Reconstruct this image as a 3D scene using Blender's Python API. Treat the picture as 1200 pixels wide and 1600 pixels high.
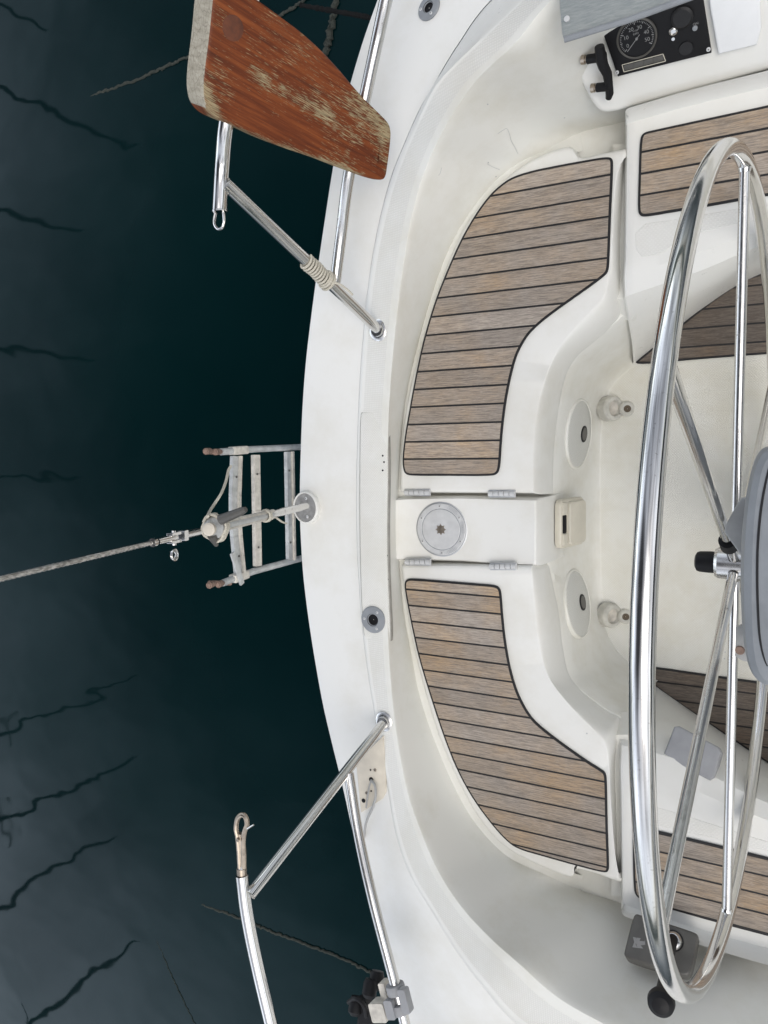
import bpy, bmesh, math, random
import numpy as np
from mathutils import Vector, Matrix
from mathutils.bvhtree import BVHTree
random.seed(7)
S = bpy.context.scene
for o in list(bpy.data.objects): bpy.data.objects.remove(o)
PI = math.pi

# ------------------------------------------------------------------ camera
# world: X = forward on the boat, Y = port, Z = up; z = 0 is the top of the aft seats (metres)
TILT, ROLL, HEAD, FPX = .503, -.1, .0273, 1200.0
CAM = Vector((0, 0, 1.73))
RM = Matrix.Rotation(HEAD, 3, 'Z') @ Matrix.Rotation(ROLL, 3, 'X') @ Matrix.Rotation(TILT, 3, 'Y')
cd = bpy.data.cameras.new('camera'); cam = bpy.data.objects.new('camera', cd); S.collection.objects.link(cam)
cam.matrix_world = Matrix.Translation(CAM) @ RM.to_4x4()
cd.sensor_fit = 'VERTICAL'; cd.sensor_height = 24; cd.sensor_width = 18; cd.lens = 24*FPX/1600
cd.clip_start = .02; cd.clip_end = 3000
S.camera = cam
S.render.resolution_x = 768; S.render.resolution_y = 1024

# ------------------------------------------------------------------ sky, sun, exposure
SUN_EL, SUN_AZ = math.radians(60), math.radians(-28)   # azimuth counted from +X towards +Y
w = bpy.data.worlds.new('World'); S.world = w; w.use_nodes = True
nt = w.node_tree; nt.nodes.clear()
sky = nt.nodes.new('ShaderNodeTexSky'); sky.sky_type = 'NISHITA'; sky.sun_disc = False
sky.sun_elevation = SUN_EL; sky.sun_rotation = PI/2 - SUN_AZ
sky.air_density = 1.0; sky.dust_density = 3.0; sky.ozone_density = 1.0
hs = nt.nodes.new('ShaderNodeHueSaturation'); hs.inputs['Saturation'].default_value = .36
tc = nt.nodes.new('ShaderNodeTexCoord')
cn = nt.nodes.new('ShaderNodeTexNoise'); cn.inputs['Scale'].default_value = 2.6; cn.inputs['Detail'].default_value = 6; cn.inputs['Roughness'].default_value = .55
cr = nt.nodes.new('ShaderNodeMapRange'); cr.inputs[1].default_value = .40; cr.inputs[2].default_value = .62; cr.inputs[3].default_value = .66; cr.inputs[4].default_value = 1.55
mx = nt.nodes.new('ShaderNodeVectorMath'); mx.operation = 'SCALE'
bg = nt.nodes.new('ShaderNodeBackground'); bg.inputs[1].default_value = .15
wo = nt.nodes.new('ShaderNodeOutputWorld')
L = nt.links.new
L(tc.outputs['Generated'], cn.inputs['Vector']); L(cn.outputs['Fac'], cr.inputs[0])
L(sky.outputs[0], hs.inputs['Color']); L(hs.outputs[0], mx.inputs[0]); L(cr.outputs[0], mx.inputs['Scale'])
# added dark patch high astern and brighter sky below, shaping the water's reflections
dp = nt.nodes.new('ShaderNodeVectorMath'); dp.operation = 'DOT_PRODUCT'; CE, CA = math.radians(63), math.radians(186)
dp.inputs[1].default_value = (math.cos(CE)*math.cos(CA), math.cos(CE)*math.sin(CA), math.sin(CE)); L(tc.outputs['Generated'], dp.inputs[0])
dr = nt.nodes.new('ShaderNodeMapRange'); dr.interpolation_type = 'SMOOTHSTEP'
for k_, v_ in zip((1, 2, 3, 4), (.885, .974, 1.3, .17)): dr.inputs[k_].default_value = v_
cm_ = nt.nodes.new('ShaderNodeMath'); cm_.operation = 'MULTIPLY'; L(dp.outputs['Value'], dr.inputs[0]); L(dr.outputs[0], cm_.inputs[0]); L(cr.outputs[0], cm_.inputs[1])
sx_ = nt.nodes.new('ShaderNodeSeparateXYZ'); L(tc.outputs['Generated'], sx_.inputs[0])
el = nt.nodes.new('ShaderNodeMapRange'); el.interpolation_type = 'SMOOTHSTEP'
for k_, v_ in zip((1, 2, 3, 4), (.42, .74, 2.5, 1.0)): el.inputs[k_].default_value = v_
ea = nt.nodes.new('ShaderNodeMapRange'); ea.interpolation_type = 'SMOOTHSTEP'
for k_, v_ in zip((1, 2, 3, 4), (-.45, .15, 0.0, 1.0)): ea.inputs[k_].default_value = v_
L(sx_.outputs[0], ea.inputs[0])
el2 = nt.nodes.new('ShaderNodeMapRange'); L(ea.outputs[0], el2.inputs[0]); el2.inputs[3].default_value = 2.2; el2.inputs[4].default_value = .95; L(el2.outputs[0], el.inputs[3])
L(sx_.outputs[2], el.inputs[0]); c2_ = nt.nodes.new('ShaderNodeMath'); c2_.operation = 'MULTIPLY'; L(cm_.outputs[0], c2_.inputs[0]); L(el.outputs[0], c2_.inputs[1]); L(c2_.outputs[0], mx.inputs['Scale'])
L(mx.outputs[0], bg.inputs[0]); L(bg.outputs[0], wo.inputs[0])
sl = bpy.data.lights.new('sun', 'SUN'); sl.energy = .6; sl.angle = math.radians(40); sl.color = (1, .97, .92)
so = bpy.data.objects.new('sun', sl); S.collection.objects.link(so)
sd = Vector((math.cos(SUN_EL)*math.cos(SUN_AZ), math.cos(SUN_EL)*math.sin(SUN_AZ), math.sin(SUN_EL)))
so.rotation_euler = sd.to_track_quat('Z', 'Y').to_euler()
S.view_settings.view_transform = 'Standard'; S.view_settings.look = 'None'
S.view_settings.exposure = -.22; S.view_settings.gamma = 1
S.render.engine = 'CYCLES'

# ------------------------------------------------------------------ geometry helpers
def ray(px, py):
    return (RM @ Vector(((px-600)/FPX, -(py-800)/FPX, -1))).normalized()
def P(px, py, z):
    """real point at height z (metres) seen at photograph pixel px, py"""
    d = ray(px, py); return CAM + d*((z-CAM.z)/d.z)
def Ppl(px, py, o, n):
    d = ray(px, py); return CAM + d*((o-CAM).dot(n)/d.dot(n))
def catmull(pts, n):
    """n samples through the stations, uniform in station index"""
    pts = [Vector(p) for p in pts]; m = len(pts); out = []
    for i in range(n):
        t = i/(n-1)*(m-1); k = min(int(t), m-2); u = t-k
        p0 = pts[k-1] if k > 0 else pts[0]*2-pts[1]
        p1, p2 = pts[k], pts[k+1]
        p3 = pts[k+2] if k+2 < m else pts[-1]*2-pts[-2]
        out.append(.5*((2*p1)+(p2-p0)*u+(2*p0-5*p1+4*p2-p3)*u*u+(3*p1-p0-3*p2+p3)*u**3))
    return out
def resample(pts, step, closed=True):
    pts = [Vector(p) for p in pts]
    if closed: pts = pts+[pts[0]]
    out = []
    for a, b in zip(pts, pts[1:]):
        n = max(1, int((b-a).length/step))
        for i in range(n): out.append(a.lerp(b, i/n))
    if not closed: out.append(pts[-1])
    return out
def chaikin(pts, it=2, closed=True):
    for _ in range(it):
        q = []; n = len(pts)
        for i in range(n if closed else n-1):
            a, b = pts[i], pts[(i+1) % n]
            q += [a*.75+b*.25, a*.25+b*.75]
        if not closed: q = [pts[0]]+q+[pts[-1]]
        pts = q
    return pts
def area2(p): return sum(p[i].x*p[(i+1) % len(p)].y-p[(i+1) % len(p)].x*p[i].y for i in range(len(p)))/2
def inset(p, d):
    """offset a CCW 2-D polygon inwards by d"""
    n = len(p); out = []
    for i in range(n):
        a, b, c = p[i-1], p[i], p[(i+1) % n]
        e1 = Vector((b.x-a.x, b.y-a.y)); e2 = Vector((c.x-b.x, c.y-b.y))
        if e1.length < 1e-9 or e2.length < 1e-9: out.append(Vector((b.x, b.y))); continue
        e1.normalize(); e2.normalize()
        n1 = Vector((-e1.y, e1.x)); n2 = Vector((-e2.y, e2.x)); m = n1+n2
        k = m.length_squared
        m = m*(2/k) if k > .35 else n1
        out.append(Vector((b.x, b.y))+m*d)
    return out

class MB:
    def __init__(s): s.bm = bmesh.new(); s.mats = []; s.cur = 0
    def mat(s, m):
        if m not in s.mats: s.mats.append(m)
        s.cur = s.mats.index(m); return s
    def f(s, vs, smooth=True):
        try: fa = s.bm.faces.new(vs)
        except ValueError: return None
        fa.material_index = s.cur; fa.smooth = smooth; return fa
    def v(s, p): return s.bm.verts.new(p)
    def grid(s, rows, closed_u=False, closed_v=False, smooth=True, flip=False):
        V = [[s.v(p) for p in r] for r in rows]
        R, C = len(V), len(V[0])
        for i in range(R if closed_v else R-1):
            for j in range(C if closed_u else C-1):
                q = [V[i][j], V[i][(j+1) % C], V[(i+1) % R][(j+1) % C], V[(i+1) % R][j]]
                if flip: q.reverse()
                s.f(q, smooth)
        return V
    def tube(s, pts, r, seg=12, cap=True, closed=False, smooth=True):
        pts = [Vector(p) for p in pts]; n = len(pts)
        rr = r if isinstance(r, (list, tuple)) else [r]*n
        T = []
        for i in range(n):
            a = pts[i-1] if (i > 0 or closed) else pts[i]
            b = pts[(i+1) % n] if (i < n-1 or closed) else pts[i]
            T.append((b-a).normalized())
        u = T[0].orthogonal().normalized(); rows = []
        for i in range(n):
            u = (u-T[i]*u.dot(T[i])).normalized(); v_ = T[i].cross(u)
            rows.append([pts[i]+(u*math.cos(k*2*PI/seg)+v_*math.sin(k*2*PI/seg))*rr[i] for k in range(seg)])
        V = s.grid(rows, closed_u=True, closed_v=closed, smooth=smooth)
        if cap and not closed:
            s.f(list(reversed(V[0])), False); s.f(V[-1], False)
        return s
    def lathe(s, prof, o, ax, seg=32, smooth=True, cap=True):
        """profile of (radius, height) turned about ax through o"""
        ax = Vector(ax).normalized(); u = ax.orthogonal().normalized(); v_ = ax.cross(u); o = Vector(o)
        rows = [[o+ax*h+(u*math.cos(k*2*PI/seg)+v_*math.sin(k*2*PI/seg))*max(r, 1e-5) for k in range(seg)] for r, h in prof]
        V = [[s.v(p) for p in r] for r in rows]
        for i in range(len(V)-1):
            sm = smooth and abs(prof[i][1]-prof[i+1][1]) > 1e-6
            for j in range(seg): s.f([V[i][j], V[i][(j+1) % seg], V[i+1][(j+1) % seg], V[i+1][j]], sm)
        if cap:
            s.f(list(reversed(V[0])), False); s.f(V[-1], False)
        return s
    def prism(s, pts2, h, b=.003, o=(0, 0, 0), u=(1, 0, 0), v=(0, 1, 0), steps=3, smooth=True, bottom=True):
        """outline in the (u, v) plane at o, rising by h along u x v, rounded top edge b"""
        o, u, v = Vector(o), Vector(u), Vector(v); n = u.cross(v)
        p = [Vector((q[0], q[1])) for q in pts2]
        if area2(p) < 0: p.reverse()
        rings = [(0, 0)] if b <= 0 else []
        if b > 0:
            rings = [(0, 0)]+[(b*(1-math.cos(i/steps*PI/2)), h-b+b*math.sin(i/steps*PI/2)) for i in range(steps+1)]
        else: rings = [(0, 0), (0, h)]
        V = []
        for ins, z in rings:
            q = inset(p, ins) if ins > 0 else p
            V.append([s.v(o+u*a.x+v*a.y+n*z) for a in q])
        N = len(p)
        for i in range(len(V)-1):
            for j in range(N): s.f([V[i][j], V[i][(j+1) % N], V[i+1][(j+1) % N], V[i+1][j]], smooth and b > 0)
        s.f(V[-1], False)
        if bottom: s.f(list(reversed(V[0])), False)
        return s
    def box(s, c, sx, sy, sz, u=(1, 0, 0), v=(0, 1, 0), b=.002):
        c, u, v = Vector(c), Vector(u).normalized(), Vector(v)
        v = (v-u*v.dot(u)).normalized(); n = u.cross(v)
        q = [(-sx/2, -sy/2), (sx/2, -sy/2), (sx/2, sy/2), (-sx/2, sy/2)]
        b = min(b, sx*.3, sy*.3, sz*.45)
        q2 = []
        for k in range(4):                                   # small rounded plan corners
            x, y = q[k]; gx, gy = math.copysign(1, x), math.copysign(1, y)
            cx_, cy_ = x-gx*b, y-gy*b
            a0 = {(-1, -1): PI, (1, -1): 1.5*PI, (1, 1): 0, (-1, 1): .5*PI}[(int(gx), int(gy))]
            for i in range(3): q2.append((cx_+b*math.cos(a0+i*PI/4), cy_+b*math.sin(a0+i*PI/4)))
        return s.prism(q2, sz, b, c-n*sz/2, u, v, 2)
    def sphere(s, c, r, seg=16, sc=(1, 1, 1)):
        c = Vector(c); rows = []
        for i in range(seg//2+1):
            a = -PI/2+PI*i/(seg//2)
            rows.append([c+Vector((r*sc[0]*math.cos(a)*math.cos(k*2*PI/seg), r*sc[1]*math.cos(a)*math.sin(k*2*PI/seg), r*sc[2]*math.sin(a))) for k in range(seg)])
        s.grid(rows, closed_u=True); return s
    def build(s, name, m=None, parent=None, weld=False):
        if m is not None and not s.mats: s.mats.append(m)
        if weld: bmesh.ops.remove_doubles(s.bm, verts=s.bm.verts, dist=1e-5)
        bmesh.ops.recalc_face_normals(s.bm, faces=s.bm.faces) if weld else None
        me = bpy.data.meshes.new(name); s.bm.to_mesh(me); s.bm.free()
        me.set_sharp_from_angle(angle=math.radians(30))
        for k in s.mats: me.materials.append(k)
        o = bpy.data.objects.new(name, me); S.collection.objects.link(o)
        if parent is not None: adopt(o, parent)
        return o
def split_pieces(o):
    """every separate piece of a mesh becomes an object of its own"""
    me = o.data; n = len(me.vertices); par = list(range(n))
    def fd(i):
        while par[i] != i: par[i] = par[par[i]]; i = par[i]
        return i
    for e in me.edges: par[fd(e.vertices[0])] = fd(e.vertices[1])
    bb = {}
    for v in me.vertices:
        r = fd(v.index); b = bb.setdefault(r, [v.co.copy(), v.co.copy(), r])
        for k in range(3): b[0][k] = min(b[0][k], v.co[k]); b[1][k] = max(b[1][k], v.co[k])
    rs = list(bb); e_ = .0004
    for i in range(len(rs)):
        for j in range(i):
            a, b = bb[rs[i]], bb[rs[j]]
            if all(a[0][k]-e_ <= b[1][k] and b[0][k]-e_ <= a[1][k] for k in range(3)): par[fd(rs[i])] = fd(rs[j])
    groups = sorted({fd(r) for r in rs})
    if len(groups) < 2: return
    base = o.name.split('.')[0]
    for g in groups[1:]:
        m2 = me.copy(); bm = bmesh.new(); bm.from_mesh(m2); bm.verts.ensure_lookup_table()
        bmesh.ops.delete(bm, geom=[v for v in bm.verts if fd(v.index) != g], context='VERTS'); bm.to_mesh(m2); bm.free()
        q = bpy.data.objects.new(base, m2); S.collection.objects.link(q); q.parent = o.parent; q.location = o.location
    bm = bmesh.new(); bm.from_mesh(me); bm.verts.ensure_lookup_table()
    bmesh.ops.delete(bm, geom=[v for v in bm.verts if fd(v.index) != groups[0]], context='VERTS'); bm.to_mesh(me); bm.free()
ROOT_LOC = {}
def adopt(o, parent):
    """parent while keeping world-space mesh coordinates (parents carry no rotation or scale)"""
    o.parent = parent
    q = parent; t = Vector((0, 0, 0))
    while q is not None: t += q.location; q = q.parent
    o.location = -t if o.type == 'MESH' and o.location.length == 0 else o.location - t
def tag(o, label=None, cat=None, group=None, kind=None):
    if label: o['label'] = label
    if cat: o['category'] = cat
    if group: o['group'] = group
    if kind: o['kind'] = kind
    return o
def empty(name, loc, label=None, cat=None, group=None, parent=None):
    o = bpy.data.objects.new(name, None); S.collection.objects.link(o); o.location = loc
    o.empty_display_size = .1
    if parent is not None:
        t = Vector((0, 0, 0)); q = parent
        while q is not None: t += q.location; q = q.parent
        o.parent = parent; o.location = Vector(loc)-t
    return tag(o, label, cat, group)

# ------------------------------------------------------------------ materials
def srgb(r, g, b):
    return tuple((c/255/12.92 if c/255 <= .04045 else ((c/255+.055)/1.055)**2.4) for c in (r, g, b))+(1,)
class N:
    """tiny node-tree writer"""
    def __init__(s, name):
        s.m = bpy.data.materials.new(name); s.m.use_nodes = True; s.t = s.m.node_tree
        s.b = s.t.nodes['Principled BSDF']; s.c = s.t.nodes.new('ShaderNodeTexCoord').outputs['Object']
    def n(s, ty, **kw):
        x = s.t.nodes.new('ShaderNode'+ty)
        for k, v in kw.items():
            if k in x.inputs.keys(): s.set(x.inputs[k], v)
            else: setattr(x, k, v)
        return x
    def set(s, i, v):
        if hasattr(v, 'is_output') or isinstance(v, bpy.types.NodeSocket): s.t.links.new(v, i)
        else: i.default_value = v
    def math(s, op, a, b=None, c=None):
        x = s.t.nodes.new('ShaderNodeMath'); x.operation = op
        for k, v in enumerate((a, b, c)):
            if v is not None: s.set(x.inputs[k], v)
        return x.outputs[0]
    def mapping(s, sc=(1, 1, 1), rot=(0, 0, 0), loc=(0, 0, 0), v=None):
        x = s.t.nodes.new('ShaderNodeMapping'); s.set(x.inputs[0], v or s.c)
        x.inputs['Scale'].default_value = sc; x.inputs['Rotation'].default_value = rot; x.inputs['Location'].default_value = loc
        return x.outputs[0]
    def noise(s, scale, detail=3, rough=.5, v=None, dist=0):
        x = s.n('TexNoise', Scale=scale, Detail=detail, Roughness=rough, Distortion=dist); s.set(x.inputs['Vector'], v or s.c)
        return x.outputs['Fac']
    def ramp(s, f, stops):
        x = s.t.nodes.new('ShaderNodeValToRGB'); s.set(x.inputs[0], f); e = x.color_ramp.elements
        while len(e) < len(stops): e.new(.5)
        for el, (p, c) in zip(e, stops): el.position = p; el.color = c if len(c) == 4 else tuple(c)+(1,)
        return x.outputs[0]
    def rng(s, f, a, b, c=0, d=1):
        x = s.n('MapRange'); s.set(x.inputs[0], f)
        for k, v in zip((1, 2, 3, 4), (a, b, c, d)): s.set(x.inputs[k], v)
        return x.outputs[0]
    def mix(s, f, a, b, blend='MIX'):
        x = s.t.nodes.new('ShaderNodeMix'); x.data_type = 'RGBA'; x.blend_type = blend
        s.set(x.inputs[0], f); s.set(x.inputs[6], a); s.set(x.inputs[7], b)
        return x.outputs[2]
    def bump(s, h, dist=.001, strength=1.0):
        x = s.n('Bump', Strength=strength, Distance=dist); s.set(x.inputs['Height'], h); s.set(s.b.inputs['Normal'], x.outputs[0])
    def out(s, col=None, rough=None, metal=None, spec=None, **kw):
        if col is not None: s.set(s.b.inputs['Base Color'], col)
        if rough is not None: s.set(s.b.inputs['Roughness'], rough)
        if metal is not None: s.set(s.b.inputs['Metallic'], metal)
        if spec is not None: s.set(s.b.inputs['Specular IOR Level'], spec)
        for k, v in kw.items(): s.set(s.b.inputs[k.replace('_', ' ')], v)
        return s.m
def gelcoat(name, col, rough=.32, dirt=.10, pattern=None, stain=(.62, .58, .48, 1), bumpd=.0006):
    k = N(name)
    n1 = k.noise(4.2, 7, .66); n2 = k.noise(38, 5, .7)
    f = k.math('MULTIPLY', k.rng(n1, .46, .72, 0, 1), dirt*1.7)
    c = k.mix(f, col, (stain[0]*col[0]*1.15, stain[1]*col[1]*1.15, stain[2]*col[2]*1.15, 1))
    spk = k.rng(k.noise(150, 2, .6), .72, .79, 0, .5)
    spk = k.math('MULTIPLY', spk, k.rng(n2, .5, .7, 0, 1))
    c = k.mix(spk, c, (.28, .26, .22, 1))
    sp = k.t.nodes.new('ShaderNodeSeparateXYZ'); k.set(sp.inputs[0], k.c)
    if pattern:
        w_ = 2*PI/pattern[0]
        if pattern[1] == 'diamond':
            a = k.math('MULTIPLY', k.math('ADD', sp.outputs[0], sp.outputs[1]), w_*.72); b = k.math('MULTIPLY', k.math('SUBTRACT', sp.outputs[0], sp.outputs[1]), w_*.72)
        else:
            a = k.math('MULTIPLY', sp.outputs[0], w_); b = k.math('MULTIPLY', sp.outputs[1], w_)
        h = k.math('MULTIPLY', k.math('SINE', a), k.math('SINE', b))
        h = k.rng(h, -.1, .55, 0, 1)
        wear = k.rng(k.noise(9, 4, .6), .35, .6, .55, 1)
        h = k.math('MULTIPLY', h, wear)
        c = k.mix(k.math('MULTIPLY', k.math('SUBTRACT', 1.0, h), pattern[2]), c, (col[0]*.66, col[1]*.655, col[2]*.63, 1))
        k.bump(h, pattern[3], .8)
        r = k.rng(n2, .3, .7, rough+.12, rough+.25)
    else:
        k.bump(k.math('ADD', k.math('MULTIPLY', k.noise(5, 2), 3.0), k.math('MULTIPLY', n2, .12)), bumpd, .5)
        r = k.rng(n2, .3, .7, rough-.06, rough+.12)
    return k.out(c, r, spec=.45)
WHITE = (.755, .75, .71, 1); CREAM = (.76, .757, .705, 1)
M = {}
M['gel'] = gelcoat('white_gelcoat', WHITE)
M['gel_lid'] = gelcoat('lid_gelcoat', (.765, .76, .72, 1), .36, .22)
M['gel_face'] = gelcoat('coaming_gelcoat', (.745, .74, .69, 1), .36, .26)
M['skid'] = gelcoat('non_skid_gelcoat', (.76, .755, .715, 1), .4, .22, (.0065, 'grid', .28, .0006))
M['skid_d'] = gelcoat('diamond_non_skid_gelcoat', (.76, .755, .715, 1), .4, .22, (.0075, 'diamond', .28, .0006))
M['skid_s'] = gelcoat('seat_non_skid_gelcoat', WHITE, .36, .2, (.0085, 'grid', .13, .0005))
M['deck'] = gelcoat('fine_ribbed_deck_gelcoat', (.755, .752, .72, 1), .36, .2)
M['sole'] = gelcoat('cream_sole_gelcoat', CREAM, .45, .30, (.0068, 'grid', .22, .0004), (.62, .57, .45, 1))
M['wall'] = gelcoat('cockpit_front_gelcoat', (.745, .74, .69, 1), .36, .34)
M['hull'] = gelcoat('hull_gelcoat', (.62, .68, .74, 1), .15, .1)
def simple(name, col, rough=.5, metal=0, var=.15, scale=30, bumpd=0, spec=.5, stretch=(1, 1, 1)):
    k = N(name); n1 = k.noise(scale, 4, .6, k.mapping(stretch))
    c = k.mix(k.rng(n1, .3, .7, 0, 1), tuple(x*(1-var) for x in col[:3])+(1,), tuple(min(1, x*(1+var)) for x in col[:3])+(1,))
    if bumpd: k.bump(n1, bumpd, .6)
    return k.out(c, k.rng(n1, .25, .75, max(.02, rough*.8), min(1, rough*1.25)), metal, spec)
k = N('polished_stainless_steel'); n1 = k.noise(9, 6, .7); n2 = k.noise(170, 3, .6); k.bump(k.noise(24, 3), .0002, .5)
M['steel'] = k.out(k.mix(k.rng(n2, .62, .72, 0, .5), (.68, .67, .65, 1), (.40, .38, .35, 1)), k.rng(n1, .35, .7, .05, .20), 1)
k = N('worn_stainless_steel'); n1 = k.noise(60, 5, .7); sp_ = k.rng(n1, .60, .70, 0, .6)
M['steel2'] = k.out(k.mix(sp_, (.68, .67, .65, 1), (.34, .31, .28, 1)), k.rng(n1, .3, .8, .12, .34), 1)
M['alu'] = simple('dull_grey_aluminium', (.52, .53, .54), .42, .75, .08, 50)
M['alu_l'] = simple('pale_brushed_aluminium', (.60, .605, .60), .42, .2, .06, 60)
M['bronze'] = simple('tarnished_bronze', (.42, .36, .29), .32, .9, .2, 80)
M['bronze2'] = simple('dull_stained_steel', (.33, .32, .30), .38, .6, .25, 60)
M['rust'] = simple('rusty_bolt', (.24, .165, .13), .7, .25, .35, 120, .0004)
M['greyp'] = simple('grey_moulded_plastic', (.235, .25, .265), .48, 0, .10, 30, .0002)
M['greyb'] = simple('grey_rubber_block', (.30, .305, .315), .62, 0, .08, 40, .0003)
M['greym'] = simple('pale_grey_bracket', (.36, .36, .35), .45, .1, .08, 40)
M['dgrey'] = simple('dark_grey_control_plate', (.085, .082, .074), .42, 0, .18, 22, .0002)
M['black'] = simple('black_plastic', (.007, .007, .008), .5, 0, .2, 40, spec=.25)
M['rubber'] = simple('black_caulk', (.006, .006, .007), .55, 0, .2, 60)
M['whitep'] = simple('white_plastic', (.76, .77, .77), .35, 0, .03, 20)
M['mark'] = simple('white_print', (.24, .24, .235), .5, 0, .05, 60)
M['creamp'] = simple('cream_plastic', (.60, .565, .47), .4, 0, .06, 25)
M['creamp2'] = simple('stained_translucent_plastic', (.52, .51, .46), .35, 0, .14, 45, .0003)
M['brown'] = simple('brown_drain_dirt', (.10, .078, .055), .8, 0, .3, 90)
M['grille'] = None
M['ladder'] = simple('grey_weathered_aluminium', (.50, .51, .50), .5, .35, .22, 45, .0004)
M['tread'] = simple('weathered_cream_tread', (.55, .52, .46), .6, 0, .22, 60, .0004)
M['beige'] = simple('dirty_beige_plate', (.60, .55, .46), .45, 0, .12, 18)
k = N('speaker_grille'); sp = k.t.nodes.new('ShaderNodeSeparateXYZ'); k.set(sp.inputs[0], k.c)
h = k.math('MULTIPLY', k.math('SINE', k.math('MULTIPLY', sp.outputs[1], 2*PI/.0045)), k.math('SINE', k.math('MULTIPLY', sp.outputs[2], 2*PI/.0045)))
hole = k.rng(h, .2, .5, 0, 1); k.bump(k.math('SUBTRACT', 1.0, hole), .0008, 1)
M['grille'] = k.out(k.mix(k.math('MULTIPLY', hole, .55), (.70, .70, .655, 1), (.22, .22, .2, 1)), .45)
def rope_mat(name, c1, c2, scale=420):
    k = N(name); n1 = k.noise(scale, 3, .6); n2 = k.noise(40, 3)
    k.bump(n1, .001, .7)
    return k.out(k.mix(k.rng(n1, .3, .7), c1, c2), .85, spec=.2)
M['cord'] = rope_mat('cream_cord', (.40, .37, .30, 1), (.66, .63, .54, 1))
M['cable'] = simple('grey_cable', (.36, .36, .35), .5, 0, .1, 60)
M['weedrope'] = rope_mat('water_dimmed_rope', (.020, .027, .024, 1), (.058, .060, .050, 1), 160)  # dimming by the water is put into both dark rope colours
M['dim_rope_deep'] = rope_mat('deep_water_dimmed_rope', (.010, .017, .016, 1), (.030, .038, .034, 1), 60)
M['blackrope'] = rope_mat('black_rope', (.003, .003, .003, 1), (.008, .008, .008, 1))
# stranded wire: fine helical strands as bump
k = N('stranded_steel_wire'); n1 = k.noise(300, 2, .5, k.mapping((1, 1, .3)))
M['wire'] = k.out(k.mix(k.rng(n1, .35, .65), (.30, .29, .27, 1), (.74, .73, .70, 1)), .35, .7)
# weathered teak: one colour per plank, long grain, silver weathering and warm patches
def teak(name, grey, tan, warm, dark=.0):
    k = N(name)
    isl = k.n('NewGeometry').outputs['Random Per Island']
    off = k.n('CombineXYZ'); k.set(off.inputs[0], k.math('MULTIPLY', isl, 37.0)); k.set(off.inputs[2], k.math('MULTIPLY', isl, 91.0))
    vv = k.n('VectorMath', operation='ADD'); k.set(vv.inputs[0], k.c); k.set(vv.inputs[1], off.outputs[0]); vec = vv.outputs[0]
    g1 = k.noise(1, 5, .65, k.mapping((26, 520, 60), v=vec), .3)
    g2 = k.noise(1, 4, .6, k.mapping((85, 1000, 100), v=vec))
    fl = k.noise(1, 2, .5, k.mapping((5, 60, 30), v=vec))
    pat = k.noise(6.5, 4, .6)
    tone = k.rng(isl, 0, 1, -.26, .30)
    f = k.math('ADD', k.rng(pat, .36, .80, 0, 1), tone)
    c = k.ramp(f, [(.0, grey), (.45, tan), (1.0, warm)])
    c = k.mix(k.rng(g1, .42, .60, .0, .66), c, tuple(x*.40 for x in grey[:3])+(1,))
    c = k.mix(k.rng(g2, .54, .68, 0, .5), c, tuple(min(1, x*1.55) for x in grey[:3])+(1,))
    c = k.mix(k.rng(fl, .55, .8, 0, .25), c, (.055, .05, .045, 1))
    br = k.n('HueSaturation'); k.set(br.inputs['Color'], c); k.set(br.inputs['Value'], k.math('ADD', .88-dark, k.math('MULTIPLY', k.math('FRACT', k.math('MULTIPLY', isl, 7.31)), .26)))
    k.bump(k.math('ADD', g1, k.math('MULTIPLY', g2, .6)), .0007, .8)
    return k.out(br.outputs[0], k.rng(g1, .3, .7, .62, .85), spec=.3)
M['teak'] = teak('weathered_teak', (.36, .315, .27, 1), (.395, .318, .243, 1), (.47, .325, .19, 1))
M['teak_d'] = teak('dark_weathered_teak', (.16, .135, .115, 1), (.155, .125, .10, 1), (.185, .13, .09, 1))  # darker grey weathered planks for the sole
# worn varnish
k = N('worn_varnished_wood')
def board_mat(k):
    vec = k.c
    n_big = k.noise(6.5, 4, .6); n_big2 = k.noise(3.0, 3, .5, k.mapping((1, 1, 1), loc=(3, 1, 2)))
    gr = k.noise(1, 5, .7, k.mapping((13, 330, 160)), .4)
    gr2 = k.noise(1, 4, .65, k.mapping((45, 620, 200)))
    lon = k.noise(1, 3, .6, k.mapping((5, 95, 60)))
    varn = k.ramp(k.math('ADD', k.math('MULTIPLY', lon, .65), k.math('MULTIPLY', gr, .45)), [(.3, (.050, .014, .007, 1)), (.52, (.135, .032, .009, 1)), (.72, (.255, .070, .018, 1))])
    bare = k.ramp(gr, [(.3, (.15, .12, .07, 1)), (.6, (.38, .30, .175, 1))])
    worn = k.math('ADD', k.rng(n_big, .42, .72, -.22, .34), k.rng(gr2, .36, .68, -.30, .54))
    att = k.n('Attribute', attribute_name='wear').outputs['Fac']
    worn = k.math('ADD', worn, att)
    mask = k.rng(worn, .20, .34, 0, 1)
    c = k.mix(mask, varn, bare)
    k.bump(k.math('SUBTRACT', gr, k.math('MULTIPLY', mask, .6)), .0012, .7)
    return k.out(c, k.rng(mask, 0, 1, .5, .85), spec=.25)
k.c = k.mapping((1, 1, 1), v=k.n('UVMap').outputs[0]); M['board'] = board_mat(k)
k = N('silvered_end_grain'); k.c = k.n('UVMap').outputs[0]
gr = k.noise(1, 5, .7, k.mapping((120, 40, 1)), .6); crk = k.n('TexVoronoi', feature='DISTANCE_TO_EDGE'); k.set(crk.inputs['Vector'], k.mapping((70, 120, 1))); crk.inputs['Scale'].default_value = 1
cm = k.rng(crk.outputs['Distance'], .0, .05, .6, 0)
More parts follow.
